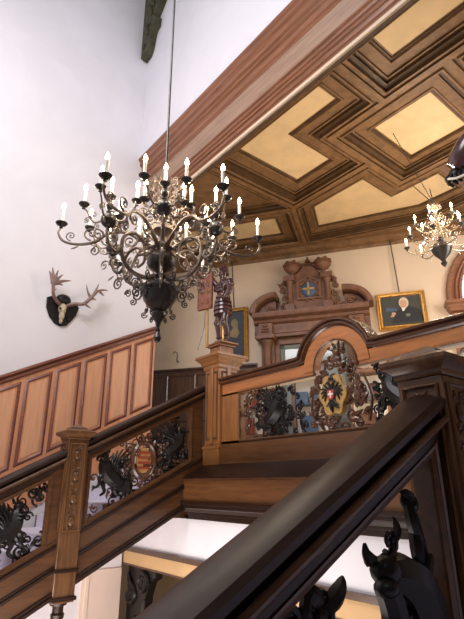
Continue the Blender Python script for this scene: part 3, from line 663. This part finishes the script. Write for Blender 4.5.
MB().tube([Vector((NX - .21, NY - .13, ZS + .0)), Vector((NX - .26, NY - .10, ZS + 1.30))], [.024, .02], 10).build('staff', 'goldp', st, label='gilt staff')
MB().tube([Vector((NX - .36, NY - .2, ZS - .02)), Vector((NX - .26, NY - .15, ZS + .35)), Vector((NX - .25, NY - .15, ZS + .62))], [.006, .009, .006], 8).build('blade', 'steel', st, label='thin bright blade')
sx = -1.07
st2, T, J = statue('dark carved statue at the right edge, only its sleeve and hand showing', sx, NY, ZS, ((-.30, -.10, 1.02), (-.42, -.14, .90)))
mb = MB(); hc = Vector((-1.64, 4.19, 2.88))
mb.tube([hc + Vector((.30, .0, .32)), hc + Vector((.16, 0, .17)), hc + Vector((.05, 0, .07)), hc + Vector((-.01, 0, .02))], [.10, .14, .125, .10], 14)
mb.build('puffed_sleeve', 'statue', st2)
mb = MB(); mb.ell(hc + Vector((-.02, -.01, -.06)), (.075, .06, .08), 14)
for k in range(4):
    b = hc + Vector((-.07 + .042 * k, -.045, -.06)); mb.tube([b, b + Vector((-.01, -.035, -.045)), b + Vector((0, -.02, -.10 + .008 * k)), b + Vector((.02, .02, -.12 + .01 * k))], [.022, .022, .02, .014], 8)
mb.tube([hc + Vector((.06, -.03, -.03)), hc + Vector((.09, -.06, -.09)), hc + Vector((.06, -.07, -.13))], [.022, .02, .014], 8)
mb.build('gauntlet_hand', 'carve', st2)
MB().tube([hc + Vector((-.06, -.10, -.12)), hc + Vector((.02, -.11, -.16)), hc + Vector((.14, -.08, -.15)), hc + Vector((.3, 0, -.12))], .012, 8).build('white_cord', 'whitep', st2, label='thin white cord')

# ---------------------------------------------------------------- back wall of the hall: portal, paintings, panelling
def wallthing(name, label, cat, tx, z, group=None):
    p = B @ Vector((tx, NW, z)); o = thing(name, label, cat, p, math.atan2(.563, .826), group)
    return o, B @ Matrix.Translation((tx, NW, z))
# portal: local x = along wall, y = out of wall is negative, z up from its base at hall floor
po, PT = wallthing('carved_portal', 'tall carved oak portal with urns and broken pediment on the cream hall wall', 'doorway', -1.20, ZF)
PT = PT @ Matrix.Scale(.973, 4, (0, 0, 1))
def P(): return MB(PT)
fP = lambda y: (lambda u, v, w_: Vector((u, y - w_, v)))
ZE = 3.45   # entablature top above floor
for sg in (-1, 1):
    cx_ = sg * 1.0
    m_ = P(); m_.box(cx_ - .15, cx_ + .15, -.22, 0, 0, 2.85); m_.build('pilaster', 'portal', po, bevel=.01)
    m_ = P(); m_.lathe([(.13, 0), (.13, .1), (.09, .14), (.085, 1.9), (.10, 1.95), (.085, 2.0), (.10, 2.25), (.13, 2.30), (.14, 2.36)], (cx_, -.30, .45), 16); m_.lathe([(.16, 0), (.16, .42), (.13, .45)], (cx_, -.30, 0), sq=True)
    m_.build('column', 'portal', po)
    m_ = P(); m_.box(cx_ - .2, cx_ + .2, -.46, 0, 2.83, 2.93).box(cx_ - .16, cx_ + .16, -.42, 0, 2.93, 3.2)
    for k in range(3): m_.ell((cx_, -.43, 3.0 + .07 * k), (.12 - .02 * k, .03, .03), 10)
    m_.build('capital', 'portal', po, bevel=.008)
m_ = P()
m_.prism([(0, 2.9), (-.28, 2.9), (-.28, 2.97), (-.30, 2.98), (-.30, 3.05), (-.26, 3.06), (-.26, 3.20), (-.34, 3.24), (-.36, 3.30), (-.48, 3.34), (-.50, 3.40), (-.50, 3.45), (0, 3.50)], lambda u, v, w_: (w_, u, v), -1.28, 1.28)
m_.build('entablature', 'portal', po, angle=20)
for sg in (-1, 1):   # broken pediment: quarter arcs rising inward
    m_ = P(); n_ = 12; cxp = sg * .80
    pts = [(sg * 1.24 - sg * .46 * (1 - math.cos(a)), 0, 3.47 + .36 * math.sin(a)) for a in [i / n_ * PI * .5 * 1.05 for i in range(n_ + 1)]]
    m_.sweep([(0, 0), (.0, .42), (.05, .46), (.10, .46), (.14, .40), (.14, 0)], pts if sg < 0 else pts[::-1], (0, -1, 0)); m_.build('pediment_arc', 'portal', po, angle=25)
    m_ = P(); m_.prism([(sg * (1.22 - .44 * (1 - math.cos(a))), 3.46 + .34 * math.sin(a)) for a in [i / 10 * PI / 2 for i in range(11)]] + [(sg * .78, 3.46)], lambda u, v, w_: (u, w_, v), -.22, 0)
    g_ = fP(-.24); spiral(m_, g_, sg * .92, 3.62, .09, 1.4, 0, sg, .03); m_.build('pediment_fill', 'portal', po)
m_ = P()
m_.prism([(-.52, 3.46), (.52, 3.46), (.50, 3.62), (.40, 3.66), (.40, 4.25), (.28, 4.42), (.20, 4.50), (.10, 4.62), (-.10, 4.62), (-.20, 4.50), (-.28, 4.42), (-.40, 4.25), (-.40, 3.66), (-.50, 3.62)], lambda u, v, w_: (u, w_, v), -.22, 0)
m_.sweep([(0, 0), (0, .05), (.05, .05), (.05, 0)], [(-.28, -.22, 3.75), (.28, -.22, 3.75), (.28, -.22, 4.2), (0, -.22, 4.36), (-.28, -.22, 4.2)], (0, -1, 0), True)
m_.build('aedicule', 'portal', po, bevel=.01)
for sg in (-1, 1):
    m_ = P(); m_.lathe([(.08, 3.62), (.09, 3.66), (.065, 3.72), (.065, 4.15), (.09, 4.2), (.12, 4.28)], (sg * .43, -.26, 0), 12)
    m_.box(sg * .43 - .13, sg * .43 + .13, -.38, 0, 4.22, 4.34).box(sg * .43 - .10, sg * .43 + .10, -.36, 0, 3.46, 3.64)
    for (u, v, r) in ((.62, 3.64, .09), (.58, 3.85, .07), (.62, 4.05, .08), (.60, 4.22, .05), (.78, 3.55, .06)): spiral(m_, fP(-.2), sg * u, v, r, 1.4, PI / 2, sg, .028)
    leaf(m_, fP(-.2), sg * .62, 4.05, PI / 2, .22, .05)
    m_.build('side_scrolls', 'portal', po)
for sg in (-1, 1):
    m_ = P(); m_.lathe([(.10, 4.34), (.10, 4.37), (.05, 4.40), (.05, 4.44), (.15, 4.52), (.19, 4.58), (.17, 4.60), (.17, 4.62), (.21, 4.64), (.20, 4.68), (.10, 4.66)], (sg * .36, -.24, 0), 18)
    for k in range(6):
        a = k * PI / 3; m_.ell((sg * .36 + .15 * math.cos(a), -.24 + .15 * math.sin(a), 4.69), (.05, .05, .05), 8)
    m_.build('urn', 'portal', po)
m_ = P(); m_.lathe([(.16, 4.60), (.12, 4.64), (.05, 4.67), (.04, 4.74), (.07, 4.76), (.03, 4.84), (.005, 4.92)], (0, -.12, 0), 14)
for sg in (-1, 1):
    curve(m_, fP(-.12), [(0, 4.68), (sg * .12, 4.72), (sg * .2, 4.70)], .035, .02); curve(m_, fP(-.12), [(0, 4.66), (sg * .15, 4.60), (sg * .22, 4.52)], .04, .02)
m_.build('finial', 'portal', po)
m_ = P(); m_.ell((0, -.24, 4.0), (.16, .04, .20), 16); m_.build('shield', 'bluep', po, label='blue shield')
P().box(-.022, .022, -.30, -.25, 3.84, 4.16).box(-.13, .13, -.30, -.25, 3.97, 4.02).build('cross', 'goldp', po)
m_ = P()
for k in range(10):
    a = k * 2 * PI / 10; spiral(m_, fP(-.24), .22 * math.cos(a), 4.0 + .26 * math.sin(a), .05, 1.2, a, 1, .02, 12)
m_.build('shield_scrolls', 'portal', po)
m_ = P(); m_.box(-.85, -.74, -.14, 0, 0, 2.9).box(.74, .85, -.14, 0, 0, 2.9).box(-.85, .85, -.14, 0, 2.74, 2.9).build('door_frame', 'portal', po, bevel=.01)
for sg in (-1, 1):
    d_ = P(); x1_, x2_ = (-.74, -.01) if sg < 0 else (.01, .74)
    d_.box(x1_, x1_ + .1, -.09, -.03, 0, 2.74).box(x2_ - .1, x2_, -.09, -.03, 0, 2.74).box(x1_, x2_, -.09, -.03, 0, .35).box(x1_, x2_, -.09, -.03, 1.2, 1.3).box(x1_, x2_, -.09, -.03, 2.2, 2.3).box(x1_, x2_, -.09, -.03, 2.64, 2.74)
    dd = d_.build('door_leaf', 'grey', po, bevel=.004)
    MB(PT).box(x1_ + .08, x2_ - .08, -.065, -.055, .3, 2.66).build('door_pane', 'glass', dd)

def painting(label, t0, t1, z0, z1, cordz, tilt=.0, build=None, canvas='canvasd'):
    t0 += .08; t1 -= .08; z0 += .08; z1 -= .08
    tc = (t0 + t1) / 2; o, T0 = wallthing('framed_painting', label, 'painting', tc, z0)
    TT = T0 @ Matrix.Translation((0, -.05, 0)) @ Matrix.Rotation(tilt, 4, 'X')
    hw = (t1 - t0) / 2; H = z1 - z0
    MB(TT).sweep([(0, -.01), (0, .05), (-.03, .06), (-.05, .03), (-.075, .045), (-.09, .01), (-.09, -.01)], [(-hw, 0, 0), (hw, 0, 0), (hw, 0, H), (-hw, 0, H)][::1], (0, -1, 0), True).build('frame', 'gold', o)
    cv_ = MB(TT).box(-hw + .02, hw - .02, -.005, .02, .02, H - .02).build('canvas', canvas, o)
    if build: build(TT, hw, H, cv_)
    top = TT @ Vector((0, -.0, H))
    if cordz: MB().tube([top, B @ Vector((tc - .05, NW - .06, cordz))], .012, 6).build('hanging_cord', 'cord', o)
    return o
def pic1(TT, hw, H, c):
    q = lambda pts, m_, nm, y: MB(TT).prism(pts, lambda u, v, w_: (u, w_, v), y, y + .003).build(nm, m_, c)
    q([(-.10, .50), (.06, .46), (.13, .58), (.08, .72), (.10, .86), (.02, .95), (-.06, .90), (-.08, .80), (-.02, .72), (-.10, .62)], 'pale', 'painted_figure', -.009)
painting('dark painting in a thin gilt frame behind the armoured statue', -3.36, -2.70, 2.65, 3.93, 5.2, .02, pic1)
def ellp(cx_, cz_, a, b, n=18): return [(cx_ + a * math.cos(2 * PI * i / n), cz_ + b * math.sin(2 * PI * i / n)) for i in range(n)]
def pic2(TT, hw, H, c):
    q = lambda pts, m_, nm, y: MB(TT).prism(pts, lambda u, v, w_: (u, w_, v), y, y + .002).build(nm, m_, c)
    q([(-.22, .06), (.42, .06), (.40, .30), (.30, .36), (.16, .42), (.02, .42), (-.08, .34), (-.16, .26)], 'coatm', 'painted_coat', -.010)
    q(ellp(.06, .50, .10, .125), 'hair', 'painted_hair', -.012); q(ellp(.05, .475, .068, .09), 'skin', 'painted_face', -.014)
    q([(0, .40), (.1, .41), (.06, .33), (.02, .31)], 'whitep', 'painted_collar', -.013)
    q(ellp(-.17, .27, .045, .035), 'skin', 'painted_hand', -.013); q(ellp(-.20, .22, .04, .02), 'skin', 'painted_hand', -.013)
    q([(-.33, .34), (-.30, .42), (-.20, .40), (-.10, .38), (-.08, .34), (-.2, .33)], 'bluep', 'painted_book', -.012)
    q(ellp(.12, .22, .05, .035), 'grey', 'painted_star', -.013)
painting('portrait of a white-haired person in a black coat, wide gilt frame, on the cream wall', .25, 1.24, 3.06, 3.88, 5.25, .05, pic2, 'canvasg')

# hall wall panelling left of the portal
wn, WT = wallthing('hall_wainscot', 'dark wood panelling low on the hall wall, beyond the left stair rail', 'panelling', -5.5, ZF)
x_a, x_b = -3.4, 3.0
m_ = MB(WT); m_.box(x_a, x_b, -.05, 0, 0, 2.20); m_.build('backing_board', 'darkZ', wn)
MB(WT).prism([(0, 2.20), (-.06, 2.20), (-.07, 2.24), (-.10, 2.26), (-.10, 2.30), (0, 2.32)], lambda u, v, w_: (w_, u, v), x_a, x_b).build('cap_moulding', 'carveb', wn)
for k in range(9):
    u = x_a + .1 + k * .70
    MB(WT).sweep([(0, 0), (0, .012), (-.03, .02), (-.05, 0)], [(u, -.05, 1.1), (u + .56, -.05, 1.1), (u + .56, -.05, 2.10), (u, -.05, 2.10)], (0, -1, 0), True).build('panel_moulding', 'carveb', wn)
wn2, WT2 = wallthing('hall_wainscot', 'dark wood panelling right of the portal, glimpsed through the landing carving', 'panelling', 3.3, ZF)
MB(WT2).box(-3.0, 3.0, -.05, 0, 0, 1.75).build('backing_board', 'portal', wn2)
for k in range(8):
    u = -2.9 + k * .73
    MB(WT2).sweep([(0, 0), (0, .012), (-.03, .02), (-.05, 0)], [(u, -.05, .2), (u + .6, -.05, .2), (u + .6, -.05, 1.6), (u, -.05, 1.6)], (0, -1, 0), True).build('panel_moulding', 'carveb', wn2)
# small wall hook / sconce arm
sc, ST = wallthing('wall_bracket', 'small metal wall arm above the dark hall panelling', 'wall bracket', -4.47, 2.75)
MB().tube([ST @ Vector(p) for p in ((0, 0, 0), (0, -.08, 0), (.04, -.16, .06), (.05, -.18, .16), (-.02, -.2, .2), (-.06, -.2, .14))], .014, 8).lathe([(.04, 0), (.03, .01)], ST @ Vector((0, -.02, -.02)), 10).build('arm', 'bronze', sc)

# arched window at the right edge of the hall wall
wi, IT = wallthing('arched_window', 'arched wooden window surround at the far right edge, pale light inside', 'window', 2.75, ZF)
R1 = .78; zc = 3.35
m_ = MB(IT)
path = [(-R1, 0, 3.30)] + [(R1 * math.cos(a), 0, zc + R1 * 1.35 * math.sin(a)) for a in [PI - i / 20 * PI for i in range(21)]] + [(R1, 0, 3.30)]
m_.sweep([(0, 0), (0, .14), (.05, .16), (.07, .11), (.12, .13), (.15, .08), (.20, .12), (.27, .13), (.30, .06), (.30, 0)], path, (0, -1, 0)); m_.build('arch_moulding', 'beam', wi, angle=25)
for sg in (-1, 1):
    xx = sg * (R1 + .13); MB(IT).box(xx - .14, xx + .14, -.14, 0, 0, 3.05).build('jamb', 'beam', wi, bevel=.01)
    MB(IT).lathe([(.15, 0), (.17, .04), (.20, .08), (.20, .12), (.24, .16), (.24, .22)], (xx, -.1, 3.05), sq=True).build('capital', 'beam', wi, angle=20)
MB(IT).prism([(-R1, .9), (R1, .9)] + [(R1 * math.cos(a), zc + R1 * 1.35 * math.sin(a)) for a in [i / 20 * PI for i in range(21)]], lambda u, v, w_: (u, w_, v), -.03, -.01).build('window_pane', 'paneglow', wi)
m_ = MB(IT)
for u in (-.39, 0, .39): m_.box(u - .02, u + .02, -.06, -.02, .9, 4.3)
for k in range(5): m_.box(-R1, R1, -.06, -.02, 1.5 + k * .6, 1.53 + k * .6)
m_.build('glazing_bars', 'whitep', wi)

# invented pale cases low in the hall, standing for bright glints behind the carving
for k, (tx, lab) in enumerate(((-2.45, 'invented pale case for bright glints through the left griffin of the landing carving'), (-1.2, 'invented pale case for bright glints through the carving beside the gold eagle cartouche'), (-.1, 'invented pale case for bright glints through the carving right of the eagle cartouche'))):
    dc, DT = wallthing('invented_case', lab, 'invented case', tx, ZF); DT = DT @ Matrix.Translation((0, -1.0, 0)); 
    m_ = MB(DT)
    for a in (-.33, .33):
        for b in (-.18, .18): m_.box(a - .02, a + .02, b - .02, b + .02, 0, 1.75)
    m_.box(-.35, .35, -.2, .2, .55, .62).box(-.35, .35, -.2, .2, 1.70, 1.76); m_.build('case_frame', 'portal', dc)
    MB(DT).box(-.31, .31, .14, .16, .64, 1.68).build('backboard', 'whitep', dc)
    MB(DT).box(-.31, .31, -.17, .15, 1.15, 1.165).box(-.28, -.05, -.12, .05, 1.165, 1.4).box(.03, .2, -.1, .05, 1.165, 1.5).box(-.2, .1, -.1, .05, .64, .95).build('shelf', ('redstripe', 'bluep', 'carveb')[k], dc)

# scroll bracket in the lower passage
t = thing('scroll_bracket', 'dark carved scroll bracket in the lower passage under the landing', 'bracket', (-7.2, 4.6, -2.3))
mb = MB(); fS = lambda u, v, w_: Vector((u + .12, 4.13 - w_, v + .08))
poly = [(-7.68, -1.16), (-6.85, -1.16), (-6.86, -1.30), (-7.0, -1.36), (-7.1, -1.55), (-7.14, -1.8), (-7.28, -2.1), (-7.4, -2.5), (-7.68, -2.5)]
MB().prism(poly, lambda u, v, w_: (u + .02, w_, v - .03), 4.06, 4.2).build('body', 'carve', t, bevel=.01)
spiral(mb, fS, -7.28, -1.50, .16, 1.8, 0, 1, .045, 28, .08); spiral(mb, fS, -7.62, -1.68, .14, 1.8, PI, 1, .04, 28, .08); spiral(mb, fS, -7.45, -2.05, .12, 1.6, 0, -1, .035, 24, .08)
leaf(mb, fS, -7.2, -1.7, -1.8, .4, .06, .08); leaf(mb, fS, -7.75, -1.4, -1.2, .3, .05, .08); mb.build('scrolls', 'carve', t)
t = thing('wall_pilaster', 'shallow pale pilaster on the lower left wall beneath the stair', 'pilaster', (XW, 3.3, -3.3))
MB().box(XW, XW + .03, 3.3, 3.95, -3.3, -1.25).box(XW, XW + .05, 3.36, 3.42, -3.3, -1.3).build('pilaster_board', 'pink', t, bevel=.008)

# ---------------------------------------------------------------- big chandelier
CX, CY = -3.56, 2.03
def zm(z): return 1.163 + (z - 1.205) * 1.19 if z < 1.95 else z + .10
ch = thing('bronze_chandelier', 'huge many-armed aged bronze chandelier with lit candles hanging on a long rod over the stairwell', 'chandelier', (CX, CY, 1.2))
c0 = (CX, CY, 0)
MB().lathe([(.012, 2.6), (.012, 13.4)], c0, 10).build('rod', 'darkbronze', ch)
ZL = lambda pr: [(a_ * (.8 if b_ < 1.7 else 1), zm(b_)) for a_, b_ in pr]
MB().lathe(ZL([(.004, 1.205), (.03, 1.215), (.045, 1.245), (.03, 1.275), (.022, 1.29), (.03, 1.30), (.024, 1.33), (.035, 1.37), (.075, 1.40), (.085, 1.43), (.07, 1.45), (.09, 1.47), (.14, 1.50), (.185, 1.545), (.20, 1.60), (.215, 1.615), (.215, 1.635), (.19, 1.65), (.12, 1.685), (.05, 1.70), (.04, 1.72), (.055, 1.745), (.04, 1.765), (.05, 1.78), (.11, 1.81), (.135, 1.85), (.13, 1.90), (.075, 1.94), (.05, 1.95)]), c0, 28).build('lower_bowl', 'darkbronze', ch)
MB().lathe(ZL([(.05, 1.94), (.035, 1.98), (.06, 2.0), (.09, 2.03), (.09, 2.06), (.05, 2.09), (.03, 2.12), (.05, 2.14), (.10, 2.18), (.10, 2.22), (.05, 2.26), (.03, 2.29), (.04, 2.31), (.09, 2.34), (.125, 2.40), (.125, 2.45), (.09, 2.50), (.04, 2.54), (.03, 2.58), (.055, 2.60), (.055, 2.64), (.03, 2.67), (.035, 2.72), (.014, 2.76), (.012, 2.8)]), c0, 28).build('column', 'bronze', ch)
def fR(ang, cx_=CX, cy_=CY, raw=False):      # radial plane: u outwards, v height
    ca, sa = math.cos(ang), math.sin(ang)
    if not raw: return lambda u, v, w_: Vector((cx_ + u * ca - w_ * sa, cy_ + u * sa + w_ * ca, zm(v)))
    return lambda u, v, w_: Vector((cx_ + u * ca - w_ * sa, cy_ + u * sa + w_ * ca, v))
VA = math.atan2(-CY, -CX)      # direction towards the viewer
def pan(mb, p, r=.05): mb.lathe([(.006, -.045), (.018, -.04), (.012, -.03), (.02, -.02), (r * .8, -.008), (r, .008), (r * .96, .012), (r * .5, .002), (.016, .002), (.016, .02)], p, 16)
def candle_parts(parent, ps, zr, hc=.115):
    for p in ps:
        c = MB().lathe([(.0115, .012), (.0115, hc), (.006, hc + .004)], p, 10).build('candle', 'wax', parent)
    return
lights = []
def candle(parent, p, h=.12, r=.0125, power=1.7, col=(1, .86, .68)):
    MB().lathe([(r, .01), (r, h), (r * .4, h + .004)], p, 10).build('candle', 'wax', parent)
    MB().lathe([(.004, 0), (.013, .008), (.019, .026), (.013, .050), (.002, .075)], (p[0], p[1], p[2] + h + .004), 8).build('flame_bulb', 'flame', parent)
    l = bpy.data.lights.new('candle_light', 'POINT'); l.energy = power; l.color = col; l.shadow_soft_size = .02
    o = bpy.data.objects.new('candle_light', l); C.objects.link(o); o.location = (p[0], p[1], p[2] + h + .095)
RB_ = .555; ZB = 2.10
for k in range(6):
    ang = VA + k * PI / 3; f = fR(ang); a = MB()
    curve(a, f, [(.06, 1.74), (.16, 1.70), (.30, 1.72), (.40, 1.82), (.40, 1.98), (.30, 2.06), (.20, 2.0), (.19, 1.90), (.26, 1.86)], .024, .012, n=34)
    curve(a, f, [(.40, 1.90), (.46, 1.84), (.53, 1.88), (.56, 1.98), (.555, 2.06)], .018, .014, n=12)
    spiral(a, f, .16, 2.06, .10, 1.5, -PI / 2, -1, .014); spiral(a, f, .46, 1.74, .055, 1.5, PI / 2, -1, .010, 16); spiral(a, f, .24, 1.62, .06, 1.5, PI / 2, 1, .011, 16)
    spiral(a, f, .46, 2.03, .05, 1.4, 0, 1, .009, 14); spiral(a, f, .64, 1.93, .055, 1.4, PI, -1, .009, 14); spiral(a, f, .34, 1.64, .04, 1.4, 0, 1, .008, 14)
    for (u, v, q) in ((.2, 1.68, -2), (.32, 1.68, -1.2), (.42, 1.78, -.5), (.42, 2.02, .8), (.3, 2.09, 1.8), (.52, 1.82, -1)): leaf(a, f, u, v, q, .07, .012)
    arm = a.build('scroll_arm', 'bronze', ch)
    bc = f(RB_, ZB, 0)
    b = MB(); b.ell(bc, (.072, .072, .075), 18); b.lathe([(.02, .07), (.03, .08), (.015, .10), (.03, .125), (.036, .145), (.03, .165), (.012, .185), (.02, .20)], bc, 14); b.lathe([(.01, -.12), (.02, -.1), (.012, -.09), (.03, -.07)], bc, 12); b.build('ball', 'darkbronze', arm)
    for j in range(4):
        g = fR(ang + PI / 4 + j * PI / 2, bc.x, bc.y); s_ = MB()
        curve(s_, g, [(.06, ZB), (.12, ZB - .02), (.17, ZB + .02), (.20, ZB + .09), (.235, ZB + .13)], .010, .007, n=12, sides=6)
        spiral(s_, g, .14, ZB + .06, .035, 1.3, -1, 1, .006, 12); spiral(s_, g, .20, ZB + .01, .03, 1.3, 2, -1, .006, 12); spiral(s_, g, .10, ZB - .055, .03, 1.3, 1, -1, .006, 12)
        p = g(.245, ZB + .175, 0); s_.build('side_branch', 'bronze', arm)
        s2 = MB(); pan(s2, p); s2.build('drip_pan', 'darkbronze', arm); candle(arm, p, .145, .015)
    p = bc + Vector((0, 0, .235)); s2 = MB(); pan(s2, p); s2.build('drip_pan', 'darkbronze', arm); candle(arm, p, .145, .015)
for k in range(6):
    ang = VA + PI / 6 + k * PI / 3; f = fR(ang); a = MB()
    curve(a, f, [(.05, 1.98), (.18, 2.06), (.34, 2.14), (.50, 2.12), (.62, 2.02), (.76, 1.98), (.90, 2.0), (.955, 2.08), (.945, 2.13)], .022, .009, n=30)
    spiral(a, f, .30, 2.05, .075, 1.5, PI / 2, 1, .011); spiral(a, f, .50, 2.04, .07, 1.5, PI / 2, -1, .011); spiral(a, f, .66, 2.10, .07, 1.4, -PI / 2, 1, .010); spiral(a, f, .84, 2.06, .05, 1.4, -PI / 2, 1, .007, 14); spiral(a, f, .62, 1.93, .05, 1.4, PI / 2, 1, .009, 14)
    for (u, v, q) in ((.34, 2.15, .5), (.5, 2.14, 1), (.62, 2.0, -1.8), (.76, 1.97, -1)): leaf(a, f, u, v, q, .08, .012)
    arm = a.build('outer_arm', 'bronze', ch); p = f(.94, 2.18, 0); s2 = MB(); pan(s2, p, .056); s2.build('drip_pan', 'darkbronze', arm); candle(arm, p, .155, .016)
    # upper ornament brackets
    o_ = MB(); curve(o_, f, [(.04, 2.56), (.12, 2.62), (.20, 2.56), (.20, 2.46), (.13, 2.44)], .014, .008, n=14); spiral(o_, f, .13, 2.30, .07, 1.5, PI / 2, -1, .011); spiral(o_, f, .20, 2.38, .05, 1.5, 0, 1, .009, 14); spiral(o_, f, .10, 2.70, .05, 1.4, -PI / 2, 1, .009, 14); spiral(o_, f, .19, 2.66, .045, 1.4, PI, -1, .008, 14)
    leaf(o_, f, .2, 2.6, 1, .08, .014); o_.build('upper_scroll', 'bronze', ch)
    o_ = MB(); spiral(o_, f, 0.21, 1.60, .05, 1.5, PI, -1, .010, 14); spiral(o_, f, 0.23500000000000001, 1.52, .035, 1.5, PI / 2, 1, .008, 12); spiral(o_, f, 0.225, 1.69, .04, 1.5, -PI / 2, 1, .008, 12); spiral(o_, f, .13, 1.42, .03, 1.4, PI, 1, .007, 12); o_.build('bowl_scroll', 'darkbronze', ch)

# ---------------------------------------------------------------- small hall chandelier
HX, HY, HZ = -3.03, 6.60, 4.09
sc_ = thing('small_chandelier', 'smaller brass chandelier with lit candles hanging in the hall before the cream wall', 'chandelier', (HX, HY, 3.25))
c0 = (HX, HY, -.16)
MB().lathe([(.004, 3.20), (.03, 3.23), (.05, 3.27), (.03, 3.30), (.05, 3.34), (.12, 3.42), (.15, 3.50), (.13, 3.57), (.06, 3.61), (.04, 3.65), (.06, 3.69)], c0, 24).build('pendant_ball', 'darkbronze', sc_)
c0 = (HX, HY, 0)
MB().lathe([(.05, 3.50), (.03, 3.62), (.06, 3.66), (.03, 3.74), (.05, 3.78), (.03, 3.82), (.045, 3.88), (.025, 3.93), (.03, 4.0), (.05, 4.03), (.10, 4.06), (.10, 4.09), (.04, 4.12), (.01, 4.14)], c0, 20).build('column', 'brass', sc_)
for tier, (n_, R_, z_, r0_) in enumerate(((8, .50, 3.47, .06), (6, .32, 3.77, .05))):
    for k in range(n_):
        ang = .3 + tier * .4 + k * 2 * PI / n_; f = fR(ang, HX, HY, True); a = MB(); zz = z_ - .0
        curve(a, f, [(.04, zz - .02), (.35 * R_, zz - .11), (.7 * R_, zz - .12), (.95 * R_, zz - .05), (R_, zz - .02)], .011, .008, n=14)
        spiral(a, f, .42 * R_, zz + .02, .06, 1.4, -PI / 2, 1, .008, 14); spiral(a, f, .75 * R_, zz - .05, .04, 1.4, -PI / 2, -1, .006, 12); spiral(a, f, .25 * R_, zz + .12, .05, 1.4, 0, 1, .007, 12)
        arm = a.build('scroll_arm', 'brass', sc_); p = f(R_, zz + .03, 0); s2 = MB(); pan(s2, p, .045); s2.build('drip_pan', 'darkbronze', arm); candle(arm, p, .10, .013, 3.0)
        for q in (.3, .6, .85):
            pp = f(R_ * q, zz - .17, 0); MB().ell(pp, (.012, .012, .024), 8).build('glass_drop', 'brass', arm) if tier == 0 and q == .6 else None
hub = Vector((HX, HY, 4.14))
def on_ceiling(x, y): return Vector((x, y, 5.45))
for tgt in (on_ceiling(-3.28, 6.12), on_ceiling(-3.75, 8.1), on_ceiling(-3.9, 7.75)):
    mb = MB(); d = tgt - hub; nl = int(d.length / .045)
    for i in range(nl):
        a = hub + d * (i / nl); b = hub + d * ((i + .8) / nl); mb.tube([a, (a + b) / 2, b], [.005, .009, .005], 5)
    mb.build('hanging_chain', 'cord', sc_)
